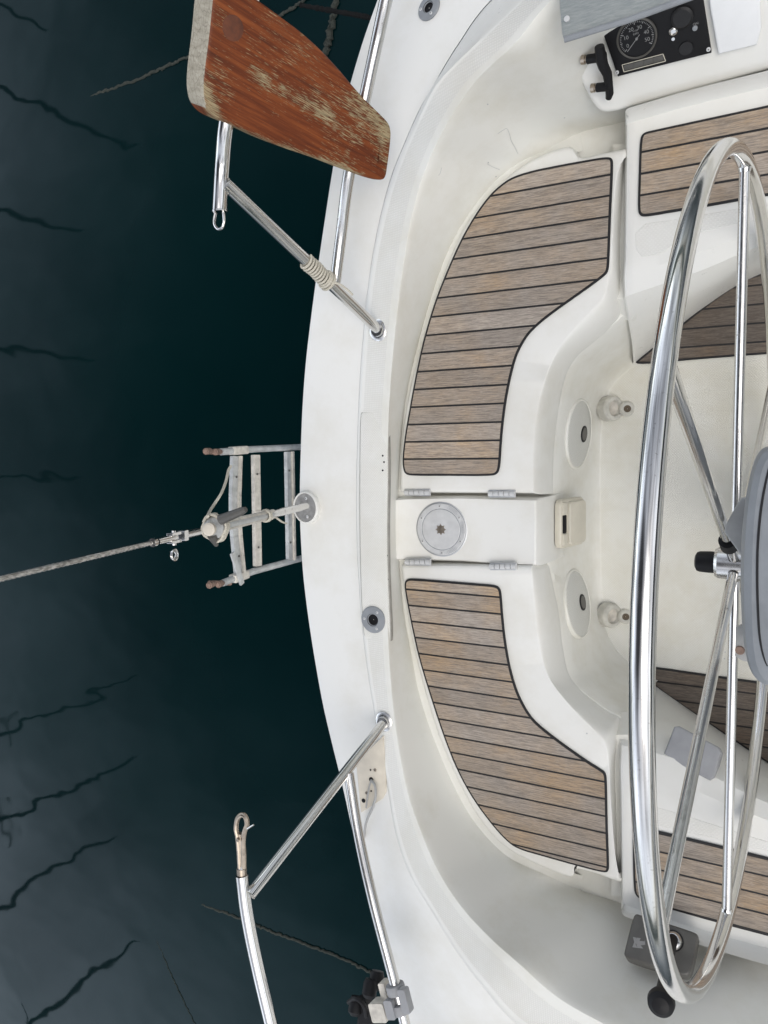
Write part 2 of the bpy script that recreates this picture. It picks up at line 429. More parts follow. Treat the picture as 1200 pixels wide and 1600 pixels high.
c = k.mix(k.rng(gr, .3, .7), (.25, .23, .18, 1), (.43, .40, .33, 1)); c = k.mix(cm, c, (.12, .10, .08, 1)); k.bump(gr, .001, .6)
M['endgrain'] = k.out(c, .85, spec=.2)
# glassy hood
k = N('scratched_acrylic_hood'); n1 = k.noise(25, 5, .7, k.mapping((2, 14, 4)))
M['hood'] = k.out(k.mix(k.rng(n1, .4, .7), (.26, .29, .29, 1), (.38, .40, .39, 1)), .28, spec=.5, Alpha=.82)
# harbour water: dark body, faint mirror, slow ripples
k = N('harbour_water')
nb = k.noise(1.6, 2.2, .45, k.mapping((1, 1.4, 1)), .2); nf = k.noise(9, 2, .5); ns = k.noise(.45, 2, .5)
k.bump(k.math('ADD', k.math('ADD', k.math('MULTIPLY', nb, 1.7), k.math('MULTIPLY', nf, .010)), k.math('MULTIPLY', ns, 1.5)), .0032, 1.0)
c = k.mix(k.rng(k.noise(.5, 4, .6), .35, .7), (.0004, .0068, .0078, 1), (.0010, .0104, .0112, 1))
M['water'] = k.out(c, .034, IOR=1.27, Specular_Tint=(.55, .92, .98, 1))
M['mast'] = simple('dark_mast_alloy', (.05, .055, .06), .4, .0, .2, 5)
M['farhull'] = simple('distant_white_hull', (.55, .56, .57), .3, 0, .05, 3)
M['unseen_hills'] = simple('dark_shore_ring', (.055, .075, .07), .9, 0, .3, .02)
M['cloth'] = simple('navy_canvas', (.012, .02, .045), .85, 0, .2, 80)
M['board_hole'] = M['black']

# ------------------------------------------------------------------ setting: water, unseen shore
mb = MB(); ZW = -.90
mb.f([mb.v((x, y, ZW)) for x, y in ((-900, -900), (900, -900), (900, 900), (-900, 900))], False)
tag(mb.build('water', M['water']), kind='structure')
mb = MB(); rows = []  # low ring added so the chrome picks up a dark band
for zf in (0, .45, .8, 1.0):
    r = []
    for i in range(120):
        a = 2*PI*i/120; hgt = 34+16*math.sin(a*3+1)+9*math.sin(a*7+.4)+5*math.sin(a*17)
        rad = 620+120*zf
        r.append(Vector((rad*math.cos(a), rad*math.sin(a), ZW-1+hgt*zf)))
    rows.append(r)
mb.grid(rows, closed_u=True)
tag(mb.build('unseen_hills', M['unseen_hills']), kind='structure')

# ------------------------------------------------------------------ the yacht
yacht = empty('sailing_yacht', P(690, 826, -.9), 'white sailing yacht stern with teak cockpit seats and steel steering wheel', 'sailboat')
# stations run from the port side deck round the stern to the starboard side deck:
# deck edge, outer foot of the coaming, its outer shoulder, inner shoulder, foot of the inner face
ST = [((700,-300),(1020,-250),(1060,-240),(1130,-210),(1400,92)), ((640,-140),(890,-110),(930,-105),(1000,-90),(1200,132)),
 ((588,0),(767,0),(813,0),(868,-5),(1060,165)), ((562,75),(715,70),(743,67),(805,67),(975,192)),
 ((537,165),(680,128),(684,127),(742,128),(905,208)), ((519,260),(655,172),(659,173),(698,193),(848,226)),
 ((505,350),(631,226),(634,228),(667,258),(787,252)), ((494,425),(609,283),(612,285),(645,330),(737,297)),
 ((484,500),(590,358),(592,361),(630,415),(692,358)), ((476,570),(576,440),(578,441),(619,500),(662,432)),
 ((471,640),(566,540),(568,541),(611,590),(642,520)), ((468,720),(560,640),(562,640),(607,660),(627,610)),
 ((467,790),(557,740),(559,740),(605,740),(616,700)), ((469,850),(557,825),(559,825),(604,825),(611,825)),
 ((473,905),(560,900),(562,900),(604,900),(614,940)), ((481,970),(566,980),(568,980),(606,985),(626,1020)),
 ((492,1040),(576,1060),(578,1060),(611,1070),(645,1090)), ((504,1105),(588,1130),(590,1130),(620,1150),(672,1165)),
 ((518,1165),(603,1215),(605,1215),(636,1235),(708,1232)), ((534,1230),(618,1300),(620,1300),(658,1300),(748,1287)),
 ((552,1310),(640,1365),(642,1365),(684,1360),(797,1340)), ((575,1400),(672,1420),(674,1420),(718,1413),(850,1380)),
 ((600,1490),(712,1485),(714,1485),(760,1460),(905,1397)), ((625,1560),(757,1545),(759,1545),(810,1505),(975,1415)),
 ((648,1625),(808,1600),(811,1601),(878,1563),(1080,1455)), ((690,1740),(930,1680),(934,1680),(990,1625),(1200,1490)),
 ((750,1880),(1080,1790),(1084,1790),(1150,1720),(1400,1545))]
AA = [1, 1, 1, 1, .9, .8, .7, .55, .42, .3, .18, .08, .02, 0, .02, .08, .18, .3, .42, .55, .7, .8, .9, 1, 1, 1, 1]
rE, rO, rS, rI, rF = [], [], [], [], []
for i, (st, a) in enumerate(zip(ST, AA)):
    port = i < 13; lift = (.10 if port else .035)*max(0, (a-.7)/.3)
    zE = .035+.085*a; zO = .052+.118*a; zS = zO+.008+lift; zI = zS+.008+.022*a
    FZ = {2: -.09, 3: -.09, 4: -.085, 5: -.045, 21: -.045, 22: -.085, 23: -.09, 24: -.09}; FX = {5:(852,235),6:(803,259),7:(757,301),8:(712,368),9:(682,440),10:(656,528),11:(636,615),12:(626,705),13:(622,825),14:(630,945),15:(643,1022),16:(656,1088),17:(680,1160),18:(709,1228),19:(741,1284),20:(790,1336),21:(855,1368),22:(905,1390),23:(975,1412)}
    rE.append(P(*st[0], zE)); rO.append(P(*st[1], zO)); rS.append(P(*st[2], zS)); rI.append(P(*st[3], zI)); rF.append(P(*FX.get(i, st[4]), FZ.get(i, -.05 if i < 3 or i > 23 else -.026)))
def extend(r, dy):
    a, b = r[0], r[-1]
    e = [(.25, .15), (.65, .4), (1.6, 1.0)]
    return [a+Vector((x, dy*k_, .02*k_)) for x, k_ in reversed(e)]+r+[b+Vector((x, -dy*k_, .02*k_)) for x, k_ in e]
rE, rO, rS, rI, rF = extend(rE, .16), extend(rO, .02), extend(rS, .02), extend(rI, .02), extend(rF, .0)
NS = 300
rE, rO, rS, rI, rF = [catmull(r, NS) for r in (rE, rO, rS, rI, rF)]
def outward(r):
    o = []
    for i in range(len(r)):
        t = r[min(i+1, len(r)-1)]-r[max(i-1, 0)]; t.z = 0; t.normalize(); o.append(Vector((-t.y, t.x, 0)))
    return o
oE = [-x for x in outward(rE)]
if (oE[NS//2].x > 0): oE = [-x for x in oE]
Zv = Vector((0, 0, 1))
def off(r, o, d, dz): return [p+n*d+Zv*dz for p, n in zip(r, o)]
# hull
mb = MB()
mb.grid([off(rE, oE, -.004, -.0005), off(rE, oE, 0, -.004), off(rE, oE, .007, -.018), off(rE, oE, .008, -.040), off(rE, oE, 0, -.055), off(rE, oE, .004, -.30), off(rE, oE, -.05, -.70), off(rE, oE, -.22, -1.4)])
hull = mb.build('hull', M['hull'], yacht)
def lerp_rows(a, b, f, dz=0): return [p.lerp(q, f)+Zv*dz for p, q in zip(a, b)]
# deck strip from edge to the outer foot
mb = MB()
mb.grid([off(rE, oE, -.003, -.0006), lerp_rows(rE, rO, .05, .001), lerp_rows(rE, rO, .3, .004), lerp_rows(rE, rO, .7, .004), lerp_rows(rE, rO, .95), rO], flip=False)
deck = mb.build('deck', M['deck'], yacht)
# coaming: outer shoulder, top band, inner shoulder, cove, foot
mb = MB(); mb.mat(M['gel'])
mb.grid([off(rO, oE, .0, -.002), lerp_rows(rO, rS, .25, .0012), lerp_rows(rO, rS, .8, .001), lerp_rows(rS, rI, .05, .0015), lerp_rows(rS, rI, .14, .001)])
mb.mat(M['skid_d'])
mb.grid([lerp_rows(rS, rI, .14, .001), lerp_rows(rS, rI, .40, .001), lerp_rows(rS, rI, .78, .001)])
mb.mat(M['gel_face'])
oF_ = outward(rF); sF = 1 if oF_[NS//2].x < 0 else -1
hz = [a.z-b.z for a, b in zip(rI, rF)]
def face(f, g):   # horizontal fraction f, fraction of height g below the crest
    return [Vector((a.x+(b.x-a.x)*f, a.y+(b.y-a.y)*f, a.z-(a.z-b.z)*g)) for a, b in zip(rI, rF)]
prof = [(.0, .0), (.03, .012), (.075, .05), (.12, .115), (.17, .20), (.25, .32), (.36, .47), (.47, .61), (.58, .73), (.68, .82), (.77, .885), (.86, .935), (.94, .97), (1, 1)]
mb.grid([lerp_rows(rS, rI, .78, .001), lerp_rows(rS, rI, .92, .0012)]+[face(f, g) for f, g in prof]+[[p-n_*sF*.012-Zv*.001 for p, n_ in zip(rF, oF_)], [p-n_*sF*.04-Zv*.002 for p, n_ in zip(rF, oF_)]])
coaming = mb.build('coaming', None, yacht)

# base under the lids
GP = [(985,490),(960,512),(925,540),(897,563),(882,590),(875,625),(869,690),(865,750),(863,800),(862,850),(864,885),(868,910),(875,960),(881,1015),(892,1055),(917,1078),(955,1106),(985,1122)]
FP_ = [(1000,562),(985,575),(965,592),(950,615),(942,645),(938,690),(937,740),(937,800),(937,850),(938,890),(940,930),(944,970),(953,1000),(966,1020),(985,1038),(1000,1048),(1015,1056),(1030,1062)]
Gt = [P(x, y, -.12) for x, y in GP]; Ft = [P(x, y, -.42) for x, y in FP_]
mb = MB()
oF = outward(rF); sg_ = 1 if oF[NS//2].x < 0 else -1
ring = [p+n_*sg_*.02 for p, n_ in list(zip(rF, oF))[46:NS-46]]
inner = [p+Vector((-.03, 0, .06)) for p in Gt]
mb.f([mb.v(Vector((p.x, p.y, -.086))) for p in ring]+[mb.v(Vector((p.x, p.y, -.086))) for p in reversed(inner)], False)
g1 = [(958,225),(1000,225),(992,468),(964,468)]; mb.f([mb.v(P(x, y, -.052)) for x, y in reversed(g1)], False)
g2 = [(955,1400),(996,1400),(984,1148),(960,1148)]; mb.f([mb.v(P(x, y, -.052)) for x, y in g2], False)
for ga in (((964, 468), (992, 468)), ((960, 1148), (984, 1148))):
    a, b = P(*ga[0], -.052), P(*ga[1], -.052); yb = 500 if ga[0][1] < 800 else 1112; mb.f([mb.v(a), mb.v(b), mb.v(P(994, yb, -.126)), mb.v(P(955, yb, -.126))], False)
mb.build('locker_base', M['gel_face'], yacht)
# front wall of the aft seat down to the sole
mb = MB(); NG = 120
G = catmull(Gt, NG); F = catmull(Ft, NG)
def wl(f, g, dz=0): return [Vector((a.x+(b.x-a.x)*f, a.y+(b.y-a.y)*f, a.z+(b.z-a.z)*g+dz)) for a, b in zip(G, F)]
mb.grid([[p+Vector((-.03, 0, .02)) for p in G], [p+Vector((-.008, 0, .012)) for p in G], G, wl(.13, .2), wl(.27, .4), wl(.41, .6), wl(.55, .8), wl(.64, .89), wl(.76, .955), wl(.88, .985), wl(1, 1), wl(1.25, 1.005)])
wall = mb.build('seat_front', M['wall'], yacht)

# sole
mb = MB(); mb.f([mb.v(p) for p in (Vector((-.62, .45, -.4205)), Vector((-.62, -.95, -.4205)), Vector((1.9, -.95, -.4205)), Vector((1.9, .45, -.4205)))], False)
sole = mb.build('cockpit_sole', M['sole'], yacht)

# forward seats
def seat_loft(rows, zs, endx):
    R = []
    for r, z in zip(rows, zs):
        p = [P(x, y, z) for x, y in r]; e_ = p[-1]; p += [e_+Vector((.22, 0, 0)), e_+Vector((.6, 0, 0)), e_+Vector((1.5, 0, 0))]
        R.append(catmull(p, 60))
    d = []
    for r in R:                                        # aft end turned down
        t = (r[0]-r[1]).normalized()
        b0 = r[0]+t*.012; d.append([Vector((b0.x, b0.y, -.43)), Vector((b0.x, b0.y, b0.z-.02)), r[0]+t*.011-Zv*.012, r[0]+t*.006-Zv*.003]+r)
    return d
rows = [((984,168),(1080,140),(1200,110),(1400,60)), ((984,180),(1080,152),(1200,123),(1400,75)), ((984,192),(1080,165),(1200,136),(1400,88)), ((984,230),(1080,205),(1200,175),(1400,130)), ((982,400),(1085,372),(1200,340),(1400,285)), ((980,430),(1088,396),(1200,358),(1400,302)), ((981,462),(1092,424),(1200,380),(1400,322)), ((986,490),(1096,446),(1200,398),(1400,338)), ((992,528),(1098,464),(1200,412),(1400,352)), ((994,566),(1100,481),(1200,424),(1400,368))]
mb = MB(); mb.grid(seat_loft(rows, (.065, .022, .004, 0, 0, -.004, -.03, -.09, -.24, -.425), 0))
seat_p = mb.build('cockpit_seat', M['gel'], yacht)
rows = [((977,1432),(1080,1472),(1200,1508),(1400,1562)), ((977,1424),(1080,1460),(1200,1494),(1400,1548)), ((977,1414),(1080,1448),(1200,1482),(1400,1535)), ((977,1400),(1080,1430),(1200,1462),(1400,1515)), ((975,1250),(1060,1268),(1200,1310),(1400,1370)), ((974,1200),(1062,1226),(1200,1282),(1400,1350)), ((975,1165),(1066,1190),(1200,1255),(1400,1330)), ((979,1140),(1070,1160),(1200,1232),(1400,1310)), ((987,1112),(1080,1135),(1200,1212),(1400,1300)), ((1000,1052),(1090,1117),(1200,1192),(1400,1322))]
mb = MB(); mb.grid(seat_loft(rows, (.05, .02, .004, 0, 0, -.004, -.03, -.09, -.24, -.425), 0), flip=True)
seat_s = mb.build('cockpit_seat', M['gel'], yacht)

# bridge between the two lids
mb = MB(); R = []
ups = [(598,779),(640,777),(720,776),(800,778),(835,779)]; los = [(598,874),(640,875),(720,878),(800,884),(835,885)]
def brow(f):
    pu = [P(*q, -.014) for q in ups]; pl_ = [P(*q, -.014) for q in los]
    r = [a.lerp(b, f) for a, b in zip(pu, pl_)]
    e = r[-1]; g = P(865, 770+112*f, -.12).x+.004
    for i in range(1, 9):
        a = i/8*PI/2; r.append(Vector((e.x+(g-e.x)*math.sin(a), e.y, -.014-.12*(1-math.cos(a)))))
    r.append(r[-1]+Vector((.002, 0, -.05)))
    r[0].z += .035; r[1].z += .004
    return r
R = [brow(f) for f in (0, .03, .08, .2, .4, .6, .8, .92, .97, 1)]
for q in R[0]: q.z -= .010
for q in R[-1]: q.z -= .010
R = [[q+Vector((0, .002, -.09)) for q in R[0]]]+R+[[q+Vector((0, -.002, -.09)) for q in R[-1]]]
mb.grid(R, flip=True); bridge = mb.build('seat_bridge', M['gel_lid'], yacht)

# hinged seat lids
def lid(sts, flip):
    n = len(sts); B = catmull([P(*s[0], 0) for s in sts], 90); Rs = catmull([P(*s[1], 0) for s in sts], 90); Gq = catmull([P(*s[2], -.115) for s in sts], 90)
    def inb(d, z): return [Vector((b.x+(r-b).normalized().x*d, b.y+(r-b).normalized().y*d, z)) for b, r in zip(B, Rs)]
    rows = [inb(.003, -.10), inb(.0005, -.03), inb(0, -.016), inb(.0032, -.0075), inb(.008, -.0024), inb(.015, 0)]
    rows += [[b.lerp(r, f) for b, r in zip(inb(.015, 0), Rs)] for f in (.35, .7, 1)]
    for i in range(1, 13):
        a = i/12*PI/2*.97
        rows.append([Vector((r.x+(g.x-r.x)*math.sin(a), r.y+(g.y-r.y)*math.sin(a), -.115*(1-math.cos(a)))) for r, g in zip(Rs, Gq)])
    rows.append([Vector((g.x-.002, g.y, -.122)) for g in Gq]); rows.append([Vector((g.x-.02, g.y, -.124)) for g in Gq])
    out = []
    for r in rows:
        def end(p, q):
            t = p-q; t.z = 0; t.normalize(); return [p+t*.010-Zv*.095, p+t*.0095-Zv*.012, p+t*.007-Zv*.004, p+t*.003-Zv*.0008]
        out.append(end(r[0], r[1])+r+list(reversed(end(r[-1], r[-2]))))
    mb = MB(); mb.grid(out, flip=flip)
    return mb.build('locker_lid', M['gel_lid'], yacht)
SP = [((622,764),(832,765),(864,764)), ((624,700),(832,705),(866,705)), ((633,630),(838,640),(873,640)), ((649,562),(852,590),(884,588)), ((669,490),(870,548),(900,559)), ((695,415),(897,512),(922,540)), ((726,348),(922,486),(944,522)), ((768,296),(938,468),(958,508)), ((820,252),(946,452),(968,497)), ((884,226),(950,425),(974,484)), ((905,243),(955,385),(979,462)), ((935,237),(958,320),(979,395)), ((955,233),(964,270),(982,320)), ((971,230),(974,250),(984,268))]
SPs = [((624,888),(830,891),(860,890)), ((632,950),(834,950),(873,955)), ((643,1010),(842,1010),(880,1013)), ((657,1066),(856,1055),(890,1055)), ((673,1122),(880,1090),(912,1080)), ((692,1175),(905,1118),(935,1098)), ((716,1228),(928,1142),(955,1112)), ((748,1284),(944,1162),(970,1120)), ((795,1332),(950,1190),(973,1140)), ((884,1373),(953,1225),(970,1172)), ((896,1361),(955,1255),(970,1215)), ((930,1369),(958,1300),(972,1280)), ((952,1377),(962,1340),(973,1330)), ((964,1381),(966,1362),(974,1356))]
lid_p = lid(SP, False); lid_s = lid(SPs, True)
bvh_cache = {}
def bvh(o):
    if o.name not in bvh_cache:
        me = o.data; off_ = Vector((0, 0, 0)); q = o
        while q is not None: off_ += q.location; q = q.parent
        vs = [v.co+off_ for v in me.vertices]; me.calc_loop_triangles(); bvh_cache[o.name] = BVHTree.FromPolygons(vs, [list(p.vertices) for p in me.loop_triangles])
    return bvh_cache[o.name]
def hit(px, py, objs):
    """nearest real surface point and normal met by the line of sight through a pixel"""
    best = None
    for o in objs:
        loc, nor, idx, dist = bvh(o).ray_cast(CAM, ray(px, py))
        if loc is not None and (best is None or dist < best[2]): best = (loc, nor, dist)
    if best is None: return P(px, py, 0), Vector((0, 0, 1))
    n = best[1]
    if n.dot(CAM-best[0]) < 0: n = -n
    return best[0], n.normalized()
GRP = [deck, coaming, lid_p, lid_s, bridge, wall, sole, seat_p, seat_s]
def frame_at(px, py, px2, py2, objs=GRP, n=None):
    """surface frame: origin, u towards the second pixel, v, normal"""
    o, nn = hit(px, py, objs); nn = n or nn
    q = Ppl(px2, py2, o, nn); u = (q-o); u -= nn*u.dot(nn); u.normalize()
    return o, u, nn.cross(u), nn

# ------------------------------------------------------------------ teak: black caulk bed with raised planks clipped from the outline
def clip(poly, y, keep_above):
    out = []
    for i in range(len(poly)):
        a, b = poly[i], poly[(i+1) % len(poly)]
        ia = (a.y >= y) == keep_above; ib = (b.y >= y) == keep_above
        if ia: out.append(a)
        if ia != ib:
            t = (y-a.y)/(b.y-a.y) if abs(b.y-a.y) > 1e-12 else 0
            out.append(a.lerp(b, t))
    return out
def teak_pad(name, outline, z, y0, pitch, parent, mat=None, gap=.0045, border=.0052, ch=2):
    pts = chaikin([P(x, y, z) for x, y in outline], ch)
    p2 = [Vector((p.x, p.y)) for p in pts]
    if area2(p2) < 0: p2.reverse()
    mb = MB(); mb.mat(M['rubber']); mb.prism([(q.x, q.y) for q in p2], .0035, .001, (0, 0, z-.001), steps=1)
    inn = inset(p2, border); mb.mat(mat or M['teak'])
    lo, hi = min(q.y for q in inn), max(q.y for q in inn)
    k = math.floor((lo-y0)/pitch)
    while y0+k*pitch < hi:
        a, b = y0+k*pitch+gap/2, y0+(k+1)*pitch-gap/2
        q = clip(clip(inn, a, True), b, False); k += 1
        q2 = []
        for pnt in q:
            if not q2 or (pnt-q2[-1]).length > 2e-4: q2.append(pnt)
        if len(q2) > 2 and (q2[0]-q2[-1]).length < 2e-4: q2.pop()
        if len(q2) >= 3 and abs(area2(q2)) > 2e-5:
            mb.prism([(v_.x, v_.y) for v_ in q2], .0038+random.uniform(-.0002, .0003), .0, (0, 0, z-.0006), steps=1, bottom=False)
    return mb.build(name, None, parent)
TP = [(629,715),(630,732),(634,742),(650,743.5),(700,743.5),(765,744),(778,741),(782,728),(784,690),(789,640),(797,595),(806,560),(815,540),(828,520),(850,500),(880,478),(920,450),(944,432),(951,424),(952.5,405),(955,330),(958.5,258),(957,247),(948,245.5),(930,248),(880,257),(830,267),(800,277),(785,287),(770,300),(755,318),(740,340),(720,375),(700,420),(680,470),(662,530),(650,585),(640,640),(633,680)]
TS = [(633.5,925),(632,910),(637,904),(650,904),(700,908),(750,912),(774,914),(782,919),(784,932),(786,960),(790,1000),(797,1040),(805,1070),(815,1095),(830,1120),(845,1135),(880,1162),(920,1190),(940,1202),(947,1208),(948.5,1222),(949.5,1290),(952,1350),(951,1362),(942,1363),(900,1352),(850,1338),(808,1326),(790,1312),(770,1290),(740,1250),(715,1205),(695,1155),(675,1095),(655,1030),(645,985),(638,950)]
tp = teak_pad('teak_pad', TP, .003, P(850, 292, .003).y, .0429, lid_p)
ts = teak_pad('teak_pad', TS, .003, P(730, 954, .003).y, .0412, lid_s)
FPd = [(1022,203.5),(1100,186.5),(1200,165),(1400,120),(1400,272),(1200,306),(1106,323),(1050,332),(1012,338.5),(1000,338),(996.5,328),(998,280),(999.5,225),(1003,208)]
FSd = [(1000,1291),(1027,1298),(1100,1315),(1200,1340),(1400,1388),(1400,1514),(1200,1462),(1120,1441),(1050,1421),(1003,1406),(992,1398),(990,1380),(989,1340),(989,1300),(991,1291)]
teak_pad('teak_pad', FPd, .003, P(1100, 220, .003).y, .0432, seat_p)
teak_pad('teak_pad', FSd, .003, P(1084, 1342, .003).y, .0425, seat_s)
WU = [(991,568),(1000,560),(1040,527),(1066,506),(1100,479),(1130,457),(1165,435),(1200,424),(1400,366),(1400,540),(1200,553),(1060,564),(1010,569)]
WL = [(1000,1040),(1025,1042),(1100,1053),(1200,1067),(1400,1098),(1400,1322),(1200,1192),(1150,1159),(1100,1126),(1060,1099),(1025,1074),(1003,1056)]
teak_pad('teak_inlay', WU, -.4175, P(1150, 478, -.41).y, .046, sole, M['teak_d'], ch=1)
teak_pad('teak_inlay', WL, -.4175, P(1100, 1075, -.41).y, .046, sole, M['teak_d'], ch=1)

q = chaikin([P(x, y, .001) for x, y in ((992,352),(1060,342),(1200,318),(1400,286),(1400,306),(1200,340),(1100,360),(1050,384),(1030,398),(994,402))], 1)
mb = MB(); mb.prism([(p.x, p.y) for p in q], .0022, .0008, (0, 0, -.0012), steps=1); mb.build('non_skid_patch', M['skid_s'], yacht)
q = chaikin([P(x, y, .001) for x, y in ((1000,1284),(1100,1306),(1200,1330),(1400,1378),(1400,1372),(1200,1316),(1100,1284),(1030,1262),(1000,1256))], 1)
mb = MB(); mb.prism([(p.x, p.y) for p in q], .0022, .0008, (0, 0, -.0012), steps=1); mb.build('non_skid_patch', M['skid_s'], yacht)
# ------------------------------------------------------------------ fittings on the mouldings
def screw(mb, o, n, r=.004, mat=None, slot=None):
    mb.mat(mat or M['alu_l']); mb.lathe([(r, 0), (r, .0010), (r*.8, .0018), (r*.3, .0019)], o, n, 12)
    mb.mat(slot or M['dgrey']); mb.lathe([(r*.38, .0015), (r*.34, .0022)], o, n, 6)
# raised non-skid panel on the transom
q = chaikin([P(x, y, .074) for x, y in ((566,643),(600,644),(604,652),(606,740),(604,830),(606,920),(610,998),(607,1004),(598,1002),(572,997),(568,992),(564,920),(562,830),(562,740),(563,650))], 2)
q2_ = [Vector((p.x, p.y)) for p in q]
if area2(q2_) < 0: q2_.reverse()
mb = MB(); mb.prism([(p.x, p.y) for p in inset(q2_, -.0028)], .0095, .001, (0, 0, .062), steps=1); mb.build('panel_seam', simple('grey_seam_sealant', (.30, .29, .26), .6, 0, .2, 40), yacht)
mb = MB(); mb.prism([(p.x, p.y) for p in q], .0155, .004, (0, 0, .060), steps=3)
deck_panel = mb.build('deck_panel', M['skid'], yacht); GRP.append(deck_panel)
mb = MB(); mb.mat(M['rubber'])
for x, y in ((598,712),(600,722),(598,735),(606,868),(607,905)):
    o, n = hit(x, y, [deck_panel]); mb.lathe([(.003, -.001), (.0024, .0006)], o, n, 7)
mb.build('chip_mark', None, yacht)
# inspection plate
o, u, v, n = frame_at(690, 827, 734, 827, [bridge]); r0 = .0665
ip = empty('inspection_plate', o, parent=yacht)
mb = MB(); mb.mat(M['alu']); mb.lathe([(r0*1.04, -.002), (r0*1.04, .0012), (r0*1.0, .0022)], o, n, 64)
mb.mat(M['alu_l']); mb.lathe([(r0*.985, .0015), (r0*.985, .0038), (r0*.96, .0050), (r0*.80, .0050), (r0*.785, .0042)], o, n, 64)
mb.mat(M['greyp']); mb.lathe([(r0*.79, .001), (r0*.79, .0044), (r0*.765, .0044), (r0*.765, .001)], o, n, 64, cap=False); mb.lathe([(r0*1.0, .001), (r0*1.0, .0028), (r0*.975, .0028)], o, n, 64, cap=False); mb.build('ring', None, ip)
mb = MB(); mb.mat(M['alu_l']); mb.lathe([(r0*.765, .002), (r0*.765, .0046), (r0*.75, .0052), (.001, .0052)], o, n, 64)
star = []
for i in range(16):
    a = i*PI/8; rr = .0145 if i % 2 == 0 else .0092
    star.append((rr*math.cos(a), rr*math.sin(a)))
mb.mat(M['bronze']); mb.prism(star, .0006, 0, o+n*.0051, u, v)
mb.build('plate_lid', None, ip)
for i in range(6):
    a = PI/2+i*PI/3; mb = MB(); screw(mb, o+(u*math.cos(a)+v*math.sin(a))*r0*.885+n*.0048, n, .0045); mb.build('screw', None, ip)
mb = MB(); mb.mat(M['alu'])
for a0 in (55, 5, -62):                                  # small embossed cartouches on the ring
    a = math.radians(a0); e = Vector((math.cos(a), math.sin(a))); t = Vector((-e.y, e.x)); c = o+(u*e.x+v*e.y)*r0*.885+n*.0050
    U, V = u*t.x+v*t.y, u*e.x+v*e.y
    for s_ in (-1, 1): mb.box(c+V*s_*.0036, .026, .0009, .0008, U, V, .0002); mb.box(c+U*s_*.013, .0009, .008, .0008, U, V, .0002)
    for j in range(5): mb.box(c+U*(j-2)*.0042, .0022, .0034, .0007, U, V, .0002)
mb.build('embossing', None, ip)
# hinges
for (x, y, dx) in ((652,769.5,20),(784,771.5,21),(653,878.5,20),(786,885.5,21)):
    p, q = P(x-dx, y, .004), P(x+dx, y, .004); hg = empty('hinge', (p+q)/2, parent=yacht)
    c = (p+q)/2; u = (q-p).normalized(); Ln = (q-p).length; v = Zv.cross(u)
    mb = MB(); mb.mat(M['alu']); mb.box(c-Zv*.003, Ln, .018, .004, u, v, .001); mb.build('leaf', None, hg)
    mb = MB(); mb.mat(M['alu_l'])
    for j in range(5):
        a = p+u*(Ln*(j+.06)/5); b = p+u*(Ln*(j+.94)/5); mb.tube([a, b], .0062, 12)
    mb.build('knuckle', None, hg)
# shower box
o, n = hit(890, 816, [wall, bridge]); n = (n+Vector((0, 0, .25))).normalized()
u = Vector((0, -1, 0)); v = n.cross(u)
sb = empty('shower_box', o, parent=yacht)
def rrect(w_, h_, r, seg=5):
    q = []
    for cx_, cy_, a0 in ((w_/2-r, h_/2-r, 0), (-w_/2+r, h_/2-r, PI/2), (-w_/2+r, -h_/2+r, PI), (w_/2-r, -h_/2+r, 1.5*PI)):
        for i in range(seg+1): q.append((cx_+r*math.cos(a0+i/seg*PI/2), cy_+r*math.sin(a0+i/seg*PI/2)))
    return q
oc = P(890, 816, -.165)
v = (P(902, 816, -.20)-P(877, 816, -.125)); v.y = 0; v.normalize(); u = Vector((0, 1, 0)); n = u.cross(v)
if n.dot(CAM-oc) < 0: u = -u; n = u.cross(v)
mb = MB(); mb.prism(rrect(.122, .118, .018), .016, .006, oc-n*.006, u, v); mb.build('surround', M['creamp'], sb)
mb = MB(); mb.prism(rrect(.108, .080, .012), .008, .004, oc+n*.010+v*.012, u, v); mb.build('flap', M['creamp'], sb)
mb = MB(); mb.mat(M['black']); mb.box(oc+n*.010-v*.043, .044, .016, .006, u, v, .002); mb.build('latch_slot', None, sb)
mb = MB(); mb.mat(M['creamp'])
for s_ in (-1, 1): mb.box(oc+n*.012-v*.043+u*s_*.038, .030, .020, .006, u, v, .002)
mb.build('hinge_block', None, sb)
# speakers
for (x, y) in ((903, 678), (901, 943)):
    o, n = hit(x, y, [wall]); n = Vector((n.x, n.y, n.z)).normalized()
    sk = empty('speaker', o, parent=yacht); R0 = .0915
    o = o+n*.001
    mb = MB(); mb.mat(M['wall']); mb.lathe([(R0, -.02), (R0, .002), (R0*.98, .005), (R0*.945, .006), (R0*.925, .004)], o, n, 56, cap=False); mb.build('speaker_ring', None, sk)
    mb = MB(); mb.mat(M['grille']); mb.lathe([(R0*.93, .004), (R0*.85, .0068), (R0*.5, .0095), (R0*.20, .0105), (.001, .0105)], o, n, 56)
    mb.build('grille', None, sk)
    c = o+n*.0106+Vector((.12, 0, -.98)).normalized()*.012
    mb = MB(); mb.mat(M['black']); mb.lathe([(.0215, -.002), (.0215, .0012), (.019, .0016)], c, n, 32); mb.mat(M['dgrey']); mb.lathe([(.0165, .0008), (.0165, .0022), (.001, .0022)], c, n, 32); mb.build('centre_badge', None, sk)
